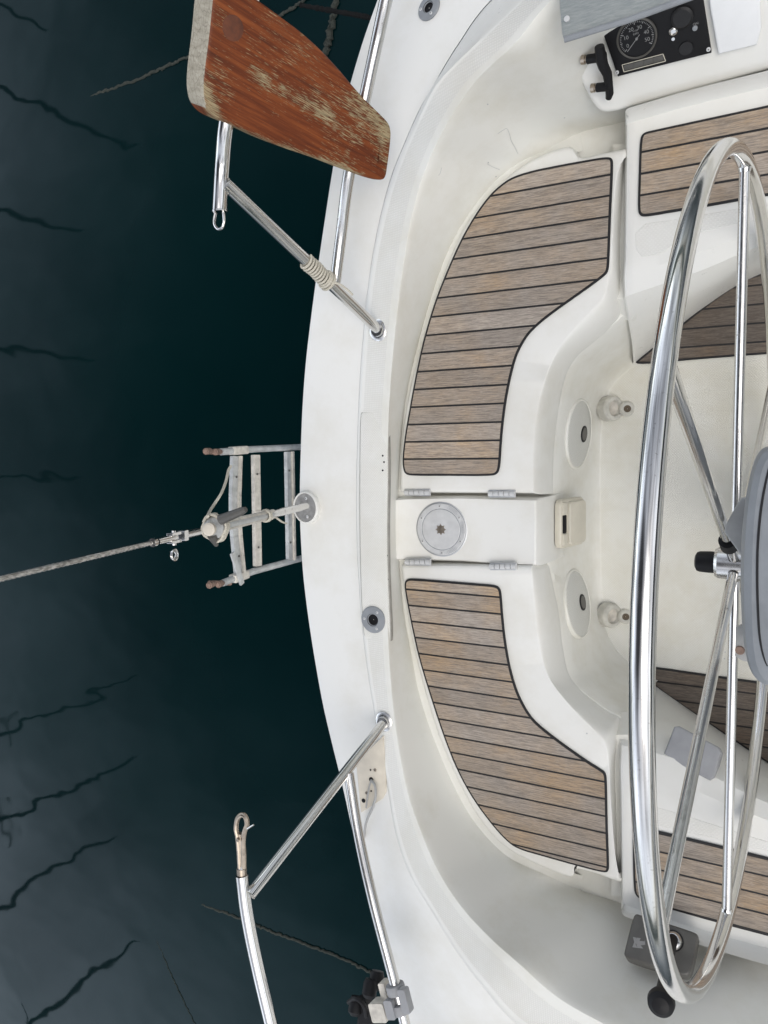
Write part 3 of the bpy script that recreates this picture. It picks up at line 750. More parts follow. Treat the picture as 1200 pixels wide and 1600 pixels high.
# scuppers where wall meets sole
for (x, y) in ((960, 638), (958, 963)):
    o = P(x, y, -.40); sc_ = empty('scupper', o, parent=yacht)
    mb = MB(); mb.mat(M['creamp2']); ax = Vector((.75, 0, .55)).normalized()
    mb.lathe([(.034, -.03), (.034, -.004), (.030, .002), (.022, .003), (.019, -.004), (.018, -.016)], o, ax, 24); mb.build('scupper_cap', None, sc_)
    mb = MB(); mb.mat(M['tread']); mb.lathe([(.019, -.006), (.010, -.012), (.001, -.013)], o, ax, 16, cap=False)
    mb.mat(M['creamp2']); mb.lathe([(.024, -.02), (.021, .002), (.016, .006), (.009, .003)], o+Vector((.030, -.002, -.018)), Vector((.35, 0, 1)), 18, cap=False); mb.mat(M['brown']); mb.lathe([(.0105, .0035), (.001, .001)], o+Vector((.030, -.002, -.018)), Vector((.35, 0, 1)), 14, cap=False); mb.build('drain_hole', None, sc_)
# round deck sockets
def socket(px, py, r, objs):
    o, n = hit(px, py, objs); sk = empty('deck_socket', o, parent=yacht); u = n.orthogonal().normalized(); v = n.cross(u)
    mb = MB(); mb.mat(M['greyp']); mb.lathe([(r, -.002), (r, .003), (r*.94, .005), (r*.48, .0065), (r*.40, .003)], o, n, 40, cap=False); mb.build('flange', None, sk)
    mb = MB(); mb.mat(M['black']); mb.lathe([(r*.47, .0062), (r*.42, .0035), (r*.40, .0012), (.001, .001)], o, n, 28, cap=False); mb.build('socket_bore', None, sk)
    for i in range(3):
        a = .2+i*2*PI/3; mb = MB(); screw(mb, o+(u*math.cos(a)+v*math.sin(a))*r*.7+n*.0052, n, .0034); mb.build('screw', None, sk)
socket(584, 968, .0345, [deck_panel, deck, coaming]); socket(671, 13, .0265, [deck])
# white rim and bolted stay plate at the stern
o = P(478, 793, .052); cp = empty('chainplate', o, parent=yacht); n = (Zv+Vector((-.12, 0, 0))).normalized()
mb = MB(); mb.mat(M['gel']); mb.lathe([(.043, -.05), (.043, .002), (.041, .005), (.0385, .005), (.0375, .002)], o, n, 40, cap=False); mb.build('boss_rim', None, cp)
mb = MB(); mb.mat(M['bronze2']); mb.lathe([(.037, .0), (.037, .0032), (.001, .0032)], o, n, 40); mb.build('stay_plate', None, cp)
mb = MB()
for a in (80, 15, -75, 190):
    a = math.radians(a); screw(mb, o+Vector((math.cos(a), math.sin(a), 0))*.025+n*.0032, n, .0042)
mb.build('bolt', None, cp)

# engine instrument panel, hood and hatch let into the port coaming
mb = MB()
pl_o = hit(1000, 120, [coaming])[0]
A_, B_, C_ = P(940, 182, .043), P(1200, 112, .043), P(900, -20, .228)
pn = (B_-A_).cross(C_-A_).normalized()
if pn.z < 0: pn = -pn
pu = (B_-A_).normalized(); pv = pn.cross(pu)
def PL(px, py, lift=0):
    q = Ppl(px, py, A_+pn*lift, pn); return ((q-A_).dot(pu), (q-A_).dot(pv))
q = chaikin([Vector(PL(x, y)) for x, y in ((885,85),(905,125),(925,165),(943,182),(1000,166),(1200,112),(1500,30),(1500,-160),(1200,-130),(880,-60))], 2)
mb.prism([(a.x, a.y) for a in q], .09, .012, A_-pn*.09, pu, pv, 4); recess = mb.build('instrument_recess', M['gel'], yacht); GRP.append(recess)
ep = empty('engine_panel', A_, parent=yacht)
mb = MB(); mb.mat(M['black']); mb.prism([PL(x, y) for x, y in ((966,116),(1112,79),(1095,-30),(930,-20),(940,40))], .010, .002, A_, pu, pv); mb.build('panel_plate', None, ep)
def gl(px, py): a, b = PL(px, py, .010); return A_+pu*a+pv*b+pn*.010
gc = gl(995, 59); gr_ = (gl(1026, 51)-gc).length
mb = MB(); mb.mat(M['dgrey']); mb.lathe([(gr_*1.03, -.001), (gr_*1.03, .004), (gr_*.97, .006), (gr_*.92, .004)], gc, pn, 48, cap=False)
mb.mat(M['black']); mb.lathe([(gr_*.94, .002), (.001, .002)], gc, pn, 48, cap=False)
mb.mat(M['mark'])
for i in range(41):
    a = math.radians(215-250*i/40); ln = .16 if i % 10 == 0 else (.11 if i % 5 == 0 else .075)
    d = pu*math.cos(a)+pv*math.sin(a); mb.box(gc+d*gr_*(.86-ln/2)+pn*.0025, gr_*ln, gr_*(.028 if i % 5 else .04), .0006, d, pn.cross(d), .0001)
def digits(mb, txt, o, u, v, h):
    cu = bpy.data.curves.new('t', 'FONT'); cu.body = txt; cu.size = h; cu.align_x = 'CENTER'; cu.align_y = 'CENTER'
    ob = bpy.data.objects.new('t', cu); S.collection.objects.link(ob)
    me = bpy.data.meshes.new_from_object(ob.evaluated_get(bpy.context.evaluated_depsgraph_get()))
    vs = [mb.v(o+u*p.co.x+v*p.co.y) for p in me.vertices]
    for p in me.polygons: mb.f([vs[k_] for k_ in p.vertices], False)
    bpy.data.objects.remove(ob); bpy.data.curves.remove(cu); bpy.data.meshes.remove(me)
for t_, a in (('0', 205), ('10', 160), ('20', 112), ('30', 66), ('40', 18), ('50', -22)):
    d = pu*math.cos(math.radians(a))+pv*math.sin(math.radians(a)); digits(mb, t_, gc+d*gr_*.55+pn*.0032, pu, pv, gr_*.27)
digits(mb, 'RPM', gc+pv*gr_*.24+pn*.0032, pu, pv, gr_*.15); digits(mb, 'x100', gc+pv*gr_*.40+pn*.0032, pu, pv, gr_*.13)
d = pu*math.cos(math.radians(222))+pv*math.sin(math.radians(222)); mb.box(gc+d*gr_*.26+pn*.004, gr_*1.0, gr_*.035, .0008, d, pn.cross(d), .0002)
mb.lathe([(gr_*.07, .003), (gr_*.06, .006)], gc, pn, 14)
mb.build('rev_counter', None, ep)
mb = MB(); mb.mat(M['creamp'])
qa, qb, qc, qd = (gl(972, 101), gl(1036, 84), gl(1040, 95), gl(975, 112))
for a, b in ((qa, qb), (qb, qc), (qc, qd), (qd, qa)): mb.tube([a+pn*.001, b+pn*.001], .0008, 6)
mb.mat(M['dgrey'])
for j in range(4):
    c = qa.lerp(qb, .14+.24*j).lerp(qd.lerp(qc, .14+.24*j), .5); mb.box(c+pn*.001, .018, .010, .0012, pu, pv, .0004)
mb.build('warning_lights', None, ep)
mb = MB(); c = gl(1052, 48); mb.mat(M['steel2']); mb.lathe([(.0075, 0), (.0075, .004), (.005, .006), (.004, .003)], c, pn, 20); c = gl(1052, 60); mb.lathe([(.003, 0), (.003, .003)], c, pn, 12); mb.build('key_switch', None, ep)
mb = MB(); mb.mat(M['greyp']); mb.lathe([(.0045, 0), (.0045, .004), (.002, .005)], gl(1086, 43), pn, 14); mb.mat(M['mark']); digits(mb, 'ON', gl(1087, 37)+pn*.0008, pu, pv, .006); mb.build('push_button', None, ep)
mb = MB(); mb.mat(M['rubber']); mb.lathe([(.019, 0), (.019, .006), (.015, .009), (.001, .009)], gl(1066, 26), pn, 28); mb.lathe([(.013, 0), (.012, .003)], gl(1072, 75), pn, 20); mb.build('blanking_cap', None, ep)
mb = MB()
for x, y in ((964,113),(1107,77)): screw(mb, gl(x, y), pn, .004)
mb.build('screw', None, ep)
mb = MB(); mb.mat(M['hood'])
ZH = .345
hq = [P(x, y, ZH) for x, y in ((889,62),(884,63),(880,59),(878,52),(874,5),(872,-60),(1120,-60),(1092,-10))]
mb.prism([(p.x, p.y) for p in hq], .005, .0015, (0, 0, ZH-.005))
hood_edge = [P(882, 62, ZH), P(980, 32, ZH), P(1092, -9, ZH)]
mb.mat(M['greyp']); mb.tube(hood_edge, .0052, 10); mb.mat(M['alu_l']); mb.lathe([(.005, -.001), (.005, .0025), (.002, .003)], P(886, 30, ZH), Zv, 14)
mb.build('hood', None, ep)
mb = MB(); mb.mat(M['black'])
cp_ = [(939,62),(941,80),(945,95),(951,108),(953,125),(954,140),(952,148)]
mb.tube([gl(x, y)+pn*(.026-.002*i) for i, (x, y) in enumerate(cp_)], [.009, .011, .010, .009, .008, .008, .006], 10)
for (x0, y0, x1, y1, xk, yk) in ((948,80,919,88,912,89.5),(954,127,934,132,927,133.5)):
    mb.mat(M['black']); mb.tube([gl(x0, y0)+pn*.020, gl(x1, y1)+pn*.012], .0085, 12)
    mb.mat(M['bronze']); a, b = gl(x1, y1)+pn*.012, gl(xk, yk)+pn*.010; mb.tube([a, a.lerp(b, .4), a.lerp(b, .45), b+(b-a)*.3], [.006, .006, .0085, .0085], 12)
mb.build('hood_hinge', None, ep)
mb = MB(); mb.mat(M['whitep']); mb.prism([PL(x, y) for x, y in ((1123,81),(1183,66),(1190,40),(1186,-40),(1106,-30),(1110,10))], .012, .004, A_, pu, pv); mb.build('hatch_cover', None, yacht)

# engine control on the starboard coaming
o, n = hit(1033, 1476, [coaming, seat_s]); n = (n*.5+Vector((0, .35, .8))).normalized()
o = P(1033, 1476, .085); ec = empty('engine_control', o, parent=yacht)
def EC(px, py, lift=0):
    q = Ppl(px, py, o+n*lift, n); return q
eu = (EC(1090, 1455)-EC(1000, 1430)).normalized(); ev = n.cross(eu)
def E2(px, py): q = EC(px, py)-o; return (q.dot(eu), q.dot(ev))
q = chaikin([Vector(E2(x, y)) for x, y in ((994,1428),(1002,1431),(1082,1456),(1092,1462),(1090,1472),(1081,1518),(1074,1526),(1060,1523),(986,1501),(975,1494),(977,1484),(989,1436))], 2)
mb = MB(); mb.prism([(a.x, a.y) for a in q], .045, .005, o-n*.037, eu, ev); mb.build('control_plate', M['dgrey'], ec)
def ep2(px, py, l=.0085): return EC(px, py, l)
mb = MB(); mb.mat(M['mark'])
for poly in (((989,1464),(994,1465),(996,1470),(993,1475),(996,1481),(988,1480),(991,1472)), ((995,1465),(1001,1466),(999,1470),(1007,1471),(1008,1468),(1008,1476),(1001,1477),(1005,1482),(996,1481),(994,1474))):
    mb.prism([((ep2(x, y)-o).dot(eu), (ep2(x, y)-o).dot(ev)) for x, y in poly], .0012, 0, o+n*.0075, eu, ev)
mb.build('emblem', None, ec)
mb = MB(); c = ep2(1052, 1470); mb.mat(M['steel2']); mb.lathe([(.019, -.001), (.019, .004), (.016, .010), (.012, .013)], c, n, 28); mb.mat(M['black']); mb.lathe([(.021, -.001), (.021, .002)], c, n, 28); mb.build('lever_pivot', None, ec)
mb = MB(); mb.mat(M['black']); a = c+n*.014; kb = P(1033, 1566, .36)
mb.tube([a, a.lerp(kb, .35)+n*.012, a.lerp(kb, .7)+n*.008, kb], [.011, .010, .011, .014], 12); mb.build('lever', None, ec)
mb = MB(); mb.mat(M['black']); dk = (kb-a).normalized(); mb.lathe([(.012, -.012), (.021, -.004), (.0245, .008), (.023, .020), (.015, .027), (.002, .029)], kb-dk*.012, dk, 24); mb.build('knob', None, ec)

# grey foot block on the starboard seat face
o, n = hit(1082, 1180, [seat_s]); fb = empty('foot_block', o, parent=yacht)
n = Vector((0, .42, .9)).normalized(); o = o+n*.016
bu = (Ppl(1113, 1213, o, n)-Ppl(1046, 1172, o, n)).normalized(); bv = n.cross(bu)
q2 = [((Ppl(x, y, o, n)-o).dot(bu), (Ppl(x, y, o, n)-o).dot(bv)) for x, y in ((1054,1136),(1062,1135),(1124,1168),(1128,1176),(1117,1215),(1110,1220),(1042,1186),(1038,1178))]
mb = MB(); mb.prism(q2, .050, .006, o-n*.038, bu, bv, 3); mb.build('block_body', M['greyb'], fb)

# ------------------------------------------------------------------ unseen cabin top and dark canvas, added to darken the wheel's reflections
mb = MB(); rows = []
for x, z, hw in ((1.62, -.43, 1.02), (1.62, .34, 1.02), (1.66, .44, .98), (1.74, .48, .94), (3.6, .46, .80), (3.7, .2, .8)):
    rows.append([Vector((x, -.235+hw*math.copysign(abs(math.cos(a))**.5, math.cos(a)), z+.05*math.sin(a) if z > .3 else z)) for a in [PI*i/24 for i in range(25)]])
mb.grid(rows); mb.build('unseen_coachroof', M['gel'], yacht)
mb = MB(); rows = []
for x, h in ((1.74, .78), (1.95, .82), (2.25, .74), (2.6, .42), (2.75, .1)):
    rows.append([Vector((x, -.235+.95*math.cos(a), .46+h*abs(math.sin(a))**.6)) for a in [PI*i/24 for i in range(25)]])
mb.grid(rows); mb.build('unseen_spray_hood', M['cloth'], yacht)
# ------------------------------------------------------------------ steering wheel
HUB = Vector((-.1007, -.2348, .3054)); RW = .6558; RAKE, YAW = -.0542, -.0065
ex = Vector((math.sin(RAKE)*math.cos(YAW), math.sin(RAKE)*math.sin(YAW), math.cos(RAKE))); ey = Vector((-math.sin(YAW), math.cos(YAW), 0)); wn = ex.cross(ey)
sw = empty('steering_wheel', HUB, parent=yacht)
def wp(th, r, l=0): a = math.radians(th); return HUB+(ex*math.cos(a)+ey*math.sin(a))*r+wn*l
mb = MB(); mb.tube([wp(i*2.5, RW) for i in range(144)], .0130, 20, closed=True); mb.build('rim', M['steel'], sw)
for i in range(6):
    th = 28+60*i
    mb = MB(); mb.tube([wp(th, .03), wp(th, .3), wp(th, RW-.008)], .0085, 14); mb.tube([wp(th, RW-.018), wp(th, RW-.011)], [.0088, .0105], 14, cap=False); mb.build('spoke', M['steel2'] if i % 2 else M['steel'], sw)
mb = MB(); aft = -Vector(wn) if wn.x > 0 else Vector(wn)
mb.lathe([(.022, -.055), (.022, -.03), (.027, -.028), (.027, .026), (.024, .031), (.017, .032)], HUB, aft, 28); mb.build('hub', M['steel2'], sw)
mb = MB(); mb.lathe([(.0185, .030), (.019, .040), (.0182, .056), (.0165, .061), (.011, .064), (.001, .064)], HUB, aft, 24); mb.build('hub_cap', M['black'], sw)
# binnacle forward of the wheel: grey instrument pod with brackets
bn = empty('binnacle', HUB+Vector((.15, 0, -.72)), parent=yacht)
prof = [(1200,697),(1188,702),(1177,722),(1168,760),(1162,800),(1158,850),(1157,900),(1158,950),(1161,1000),(1168,1035),(1178,1055),(1190,1064),(1200,1066)]
z0 = .62
pp = [P(x, y, z0) for x, y in prof]; cxp = pp[0].x; rows = []
cy_ = (pp[0].y+pp[-1].y)/2; hl = (pp[0].y-pp[-1].y)/2; dep = pp[0].x-min(p.x for p in pp)
def podring(s_, dx, z):
    q = []
    for i in range(64):
        a = 2*PI*i/64; ca, sa = math.cos(a), math.sin(a)
        q.append(Vector((cxp+.11+dx-(dep+.11)*s_*math.copysign(abs(ca)**.75, ca), cy_+hl*s_*math.copysign(abs(sa)**.8, sa), z)))
    return q
lp = chaikin(pp, 2, False); xm = cxp+.016
full = lp+[Vector((2*xm-p.x, p.y, p.z)) for p in reversed(lp)]
cc = Vector((xm, cy_, 0))
def podring(s_, dx, z):
    return [Vector((xm+(p.x-xm)*(1-(1-s_)*1.9 if s_ > .5 else s_*.1), cy_+(p.y-cy_)*(1-(1-s_)*.45), z)) for p in full]
mb = MB(); mb.grid([podring(.55, .02, z0-.16), podring(.90, .01, z0-.10), podring(.97, .005, z0-.035), podring(.985, .002, z0-.012), podring(.97, .002, z0-.010), podring(.985, 0, z0-.008), podring(1, 0, z0), podring(.985, 0, z0+.012), podring(.93, .004, z0+.028), podring(.82, .01, z0+.036), podring(.6, .02, z0+.039), podring(.05, .03, z0+.040)], closed_u=True)
mb.build('instrument_pod', M['greyp'], bn)
def podshift(k, dx, z): return [P(600+(q[0]-600)+dx, 880+(q[1]-880)*k, z) for q in prof]
mb = MB(); mb.tube(catmull(podshift(.955, 26, z0+.037), 50), .0016, 6); mb.build('pod_seam', M['rubber'], bn)
mb = MB(); mb.tube([HUB+Vector((.09, 0, -.72)), HUB+Vector((.085, 0, -.3)), HUB+Vector((.10, 0, 0)), Vector((cxp+.06, cy_, z0-.12))], [.11, .075, .065, .06], 24); mb.build('pedestal', M['whitep'], bn)
mb = MB(); mb.tube([HUB-aft*.05, HUB+Vector((.09, 0, 0))], .024, 20); mb.build('wheel_shaft', M['steel2'], bn)
mb = MB(); mb.mat(M['greym'])
zb = .50
q = [P(x, y, zb) for x, y in ((1131,832),(1133,822),(1150,790),(1158,779),(1172,775),(1180,800),(1178,880),(1163,876),(1146,852))]
mb.prism([(p.x, p.y) for p in q], .012, .003, (0, 0, zb-.012)); mb.build('guard_bracket', None, bn)
mb = MB(); mb.mat(M['greym'])
q = [P(x, y, zb) for x, y in ((1149,982),(1157,978),(1180,980),(1182,1038),(1160,1033),(1148,1026))]
mb.prism([(p.x, p.y) for p in q], .012, .003, (0, 0, zb-.012)); mb.mat(M['rust']); mb.lathe([(.007, 0), (.006, .003)], P(1156, 1016, zb), Zv, 14); mb.build('guard_bracket', None, bn)
mb = MB(); mb.mat(M['black']); a, b = wp(28, .085, 0), wp(28, .115, 0); mb.tube([a, b], .0135, 16); mb.build('spoke_collar', None, sw)

# ------------------------------------------------------------------ plane of the wooden board; the port rails run through its thickness
pa, pb, pc = P(350, 195, .585), P(397, -20, .60), P(556, 250, .315)
bn_ = (pb-pa).cross(pc-pa).normalized()
if bn_.dot(CAM-pa) < 0: bn_ = -bn_
bo = pa+bn_*.018
def BZ(x, y, d=-.022): return (x, y, Ppl(x, y, bo+bn_*d, bn_).z)
# ------------------------------------------------------------------ pushpits
def flange(mb, p, n, r=.026):
    mb.lathe([(r, -.004), (r, .002), (r*.85, .005), (r*.62, .006), (r*.58, .012)], p, n, 24)
def pushpit(foot, top, rail, lower, feet_n=Zv):
    b = P(*foot, .098 if foot[1] < 800 else .098); b, _ = hit(foot[0], foot[1], [coaming, deck]); pt = empty('pushpit', b, parent=yacht)
    t = P(*top); sgn = 1 if b.y > -.235 else -1
    mb = MB(); mb.tube([b, b.lerp(t, .3), b.lerp(t, .6), t], .0125, 16); mb.build('leg', M['steel'], pt)
    mb = MB(); flange(mb, b, feet_n); mb.build('base_flange', M['steel2'], pt)
    mb = MB(); mb.tube(catmull([P(*q) for q in rail]+[P(*rail[-1])+Vector((.30, .10*sgn, 0)), P(*rail[-1])+Vector((.42, .12*sgn, -.12)), P(*rail[-1])+Vector((.44, .10*sgn, -.42))], 70), .0135, 16); mb.build('top_rail', M['steel'], pt)
    mb = MB(); mb.tube(catmull([P(*q) for q in lower]+[P(*lower[-1])+Vector((.25, .10*sgn, .0)), P(*lower[-1])+Vector((.50, .17*sgn, 0))], 60), .0125, 16); mb.build('lower_rail', M['steel2'], pt)
    return pt, b, t
pp1, b1, t1 = pushpit((592, 516), (352, 287, .55), [(343,329,.55),(347,260,.552),BZ(353,195),BZ(372,90),BZ(397,-20),(440,-200,.58)], [(524,440,.245),(534,360,.265),BZ(545,275),BZ(571,150),(588,70,.345),(603,0,.37),(640,-170,.42)])
pp2, b2, t2 = pushpit((601, 1128), (391, 1398, .55), [(378,1367,.55),(386,1430,.55),(402,1510,.55),(428,1620,.55),(470,1800,.56)], [(545,1208,.245),(560,1303,.27),(582,1403,.30),(608,1503,.32),(632,1597,.335),(668,1760,.35)])
mb = MB(); mb.tube([P(*q) for q in ((343,329,.55),(343.3,332,.55))], .0142, 16)
c0 = [(337.5,331),(335,343),(336,352),(341,358),(347,356),(350,348),(350,340),(349,331)]
mb.tube(catmull([P(x, y, .55) for x, y in c0], 30), .0026, 8); mb.build('end_loop', M['steel'], pp1)
mb = MB(); mb.mat(M['bronze'])
mb.tube([P(378, 1366, .55), P(377.5, 1356, .55)], .0105, 12); mb.mat(M['steel2']); mb.tube([P(377.6, 1360, .552), P(377.3, 1352, .552)], .0075, 6); mb.mat(M['bronze'])
mb.tube(catmull([P(x, y, .555) for x, y in ((375,1356),(373.5,1330),(371.5,1308),(369,1295),(371,1280),(378,1273),(384,1277),(386,1288),(382,1300),(380,1315),(381,1335),(381,1356))], 60), [.0052]*60, 10)
mb.tube([P(376.5, 1352, .553), P(375.8, 1320, .553), P(375.5, 1302, .553)], .006, 8); mb.sphere(P(371.5, 1313, .562), .004, 10)
mb.mat(M['steel2']); mb.tube([P(383, 1297, .556), P(396, 1289, .562)], .0018, 6); mb.build('pelican_hook', None, pp2)

# beige plate with holes and cable under the starboard leg
zc = hit(590, 1215, [coaming, deck])[0].z+.004
q = [P(x, y, zc+.004) for x, y in ((556,1188),(576,1172),(598,1150),(602,1190),(603,1238),(598,1248),(570,1266),(564,1270),(560,1230))]
pm = MB(); pm.prism([(p.x, p.y) for p in q], .008, .002, (0, 0, zc-.003)); pl = pm.build('stern_plate', M['beige'], yacht)
mb = MB(); mb.mat(M['black'])
for x, y, r in ((579,1203,.0022),(568,1251,.0055),(580,1236,.0022),(580,1218,.0062)): mb.lathe([(r, -.001), (r, .0009), (r*.3, .001)], P(x, y, zc+.0055), Zv, 12)
mb.build('screw_hole', None, yacht)
mb = MB()
for x, y in ((586,1203),(573,1239)): screw(mb, P(x, y, zc+.005), Zv, .0045, M['bronze'])
mb.build('plate_screw', None, yacht)
mb = MB(); mb.tube(catmull([P(580,1219,zc+.008),P(586,1228,zc+.02),P(587,1245,zc+.025),P(582,1262,zc+.02),P(574,1280,zc+.012),P(570,1296,zc+.01),P(569,1312,zc)], 40), .0032, 8); mb.tube(catmull([P(580,1219,zc+.008),P(576,1235,zc+.012),P(572,1262,zc+.01)], 12), .0022, 6); mb.build('cable', M['cable'], yacht)

# ------------------------------------------------------------------ stern ladder, standing folded behind the transom
XL = -1.235
def PX(px, py, x=XL):
    d = ray(px, py); return CAM+d*((x-CAM.x)/d.x)
lad = empty('swim_ladder', PX(400, 805), parent=yacht)
def bar(mb, pts, w_, t_, up):
    """flat bar of width w_ (along up) and thickness t_ through pts"""
    for a, b in zip(pts, pts[1:]):
        d = (b-a); Ln = d.length; d.normalize(); mb.box((a+b)/2, Ln, w_, t_, d, up, .002)
for s_, (y0_, y1_, y2_) in enumerate(((706,702,698),(911,893,870))):
    mb = MB(); mb.mat(M['ladder'])
    ex_ = 480; a, b, c = PX(345 if s_ == 0 else 348, y0_), PX(395, y1_), PX(ex_, y2_)
    mb.tube([a, b, c], .0085, 12); mb.tube([c, c+Vector((0, 0, -.5))], .0085, 12)
    mb.mat(M['tread']); mb.box(a.lerp(b, .55), .055, .020, .022, b-a, Vector((0, 1, 0)), .003)
    mb.build('rail', None, lad)
    mb = MB(); mb.mat(M['rust'])
    for dx, dy in ((-8, 0), (-22, -1 if s_ == 0 else 1)):
        p = PX(345+dx+(0 if s_ == 0 else 5), y0_+dy+(0 if s_ == 0 else 1)); mb.tube([p+Vector((.002, 0, -.008)), p+Vector((.008, 0, .012))], .0078, 12); mb.tube([p+Vector((.007, 0, .011)), p+Vector((.0085, 0, .015))], .0052, 10)
    p = PX(338+(0 if s_ == 0 else 5), y0_+(0 if s_ == 0 else 1)); mb.tube([PX(322+(0 if s_ == 0 else 5), y0_), PX(360, y0_)], .006, 8)
    mb.build('hinge_bolt', None, lad)
for xs, mt, wd, bow in (((366,372), 'ladder', .020, 5), ((399,402), 'tread', .024, 0), ((449,452), 'ladder', .018, 0)):
    ya, yb = (713, 900) if xs[0] < 380 else ((711, 884) if xs[0] < 420 else (706, 876))
    mb = MB(); mb.mat(M[mt]); pts = [PX(xs[0], ya), PX((xs[0]+xs[1])/2-bow, (ya+yb)/2), PX(xs[1], yb)]
    pts = catmull(pts, 7)
    for a, b in zip(pts, pts[1:]): mb.box((a+b)/2, (b-a).length+.001, wd, .012, b-a, Zv, .002)
    mb.mat(M['tread'])
    for a, b in zip(pts, pts[1:]):
        if mt == 'ladder': mb.box((a+b)/2+Vector((.006, 0, -wd*.72)), (b-a).length+.001, wd*.42, .011, b-a, Zv, .0015)
    mb.mat(M['dgrey'])
    for f in (.17, .83):
        p = pts[0].lerp(pts[-1], f); mb.lathe([(.0035, .005), (.003, .0072)], p, Vector((1, 0, .3)), 10)
    mb.build('rung', None, lad)
mb = MB(); mb.mat(M['ladder']); a, b = PX(357, 862)+Vector((.02, 0, .01)), PX(372, 912)+Vector((.012, 0, 0)); mb.box((a+b)/2, (b-a).length, .014, .006, b-a, Zv, .0015); mb.build('latch', None, lad)

# ------------------------------------------------------------------ backstay with its tensioner
Q0 = P(490, 788, .062)
def stay_pt(px, py): # plane of the stay: along the centre line, leaning towards the masthead
    return None
# the stay runs from the plate to a masthead far forward and above
Qe = P(0, 905, 1.16)
sdv = (Qe-Q0)
def sp_(f): return Q0+sdv*f
def proj(p):
    q = RM.transposed() @ (p-CAM); return (600+FPX*q.x/-q.z, 800-FPX*q.y/-q.z)
def f_at(px):
    lo, hi = 0., 1.
    for _ in range(40):
        m = (lo+hi)/2
        if proj(sp_(m))[0] > px: lo = m
        else: hi = m
    return lo
fx = {x: sp_(f_at(x)) for x in (466,478,440,425,405,345,335,325,310,300,286,272,262,240,236)}
sdir = sdv.normalized(); sv = Vector((0, 1, 0)); sv = (sv-sdir*sv.dot(sdir)).normalized(); sn = sdir.cross(sv)
bs = empty('backstay', Q0, parent=yacht)
mb = MB(); mb.tube([fx[236]-sdir*.0, Qe, sp_(1.6)], .0034, 10)
for k_ in range(6):                                       # outer strands laid helically over the core
    pts = []; L_ = (sp_(1.6)-fx[236]).length; n_ = int(L_/.004)
    for i in range(n_):
        a = i*.004/.055*2*PI+k_*PI/3; p = fx[236]+sdir*(i*.004); pts.append(p+(sv*math.cos(a)+sn*math.sin(a))*.0026)
    mb.tube(pts, .0013, 5, cap=False)
mb.build('wire', M['wire'], bs)
mb = MB(); mb.tube([fx[240]-sdir*.012, fx[262], fx[272]-sdir*.004], [.0052, .0062, .0062], 12); mb.tube([fx[240]-sdir*.004, fx[240]+sdir*.004], .0072, 12); mb.build('swage', M['steel2'], bs)
mb = MB(); mb.mat(M['steel2'])
for s_ in (-1, 1): mb.box(fx[272]+sv*s_*.0068, .030, .0045, .012, sdir, sv, .0015)
mb.tube([fx[272]+sv*.012, fx[272]-sv*.013], .0035, 10); mb.tube([fx[286], fx[310]], .0068, 12)
mb.box(fx[286], .014, .018, .014, sdir, sv, .002)
mb.build('toggle', None, bs)
mb = MB(); c = fx[272]-sv*.020+sdir*.0; mb.tube([c-sv*.010+(sdir*math.cos(i*PI/10)+sv*math.sin(i*PI/10))*.0095 for i in range(20)], .0016, 6, closed=True); mb.tube([c-sv*.010+(sdir*math.cos(i*PI/10)+sv*math.sin(i*PI/10))*.0078+sn*.003 for i in range(20)], .0014, 6, closed=True); mb.build('split_ring', M['steel'], bs)
mb = MB(); mb.mat(M['ladder']); Ld = (fx[310]-fx[345]).length
mb.lathe([(.013, -.004), (.022, 0), (.0235, .010), (.021, .026), (.014, .034), (.012, .040), (.0105, .041)], fx[345].lerp(fx[325], .1), sdir, 24)
mb.mat(M['beige']); mb.lathe([(.0125, .030), (.0125, .046), (.009, .048)], fx[345].lerp(fx[325], .1), sdir, 20); mb.build('tensioner_drum', None, bs)
mb = MB(); mb.mat(M['tread']); a, b = fx[345], fx[478]
for s_ in (-1, 1): mb.tube([a+sv*s_*.0055, a.lerp(b, .55)+sv*s_*.005, fx[425]+sv*s_*.003], .0058, 12)
mb.mat(M['ladder']); mb.tube([a-sn*.004, fx[425]-sn*.003], .0055, 10); mb.mat(M['steel2']); mb.tube([fx[425], fx[440], b], [.0075, .0095, .0085], 14); mb.box(fx[466], .03, .016, .010, sdir, sv, .002); mb.build('tensioner_leg', None, bs)
mb = MB(); mb.mat(M['dgrey']); a = fx[335]; h0 = a+sv*.012+sn*.0; h1 = P(384, 796, a.z+.012); h0 = P(345, 812, a.z+.012); mb.tube([h0, h0.lerp(h1, .3), h0.lerp(h1, .85), h1], [.010, .009, .0075, .005], 12)
h2 = a-sv*.020; h3 = a-sv*.034-sdir*.006; mb.tube([a-sv*.012+sdir*.012, h2+sdir*.004, h3], [.009, .0085, .004], 10); mb.build('handle', None, bs)
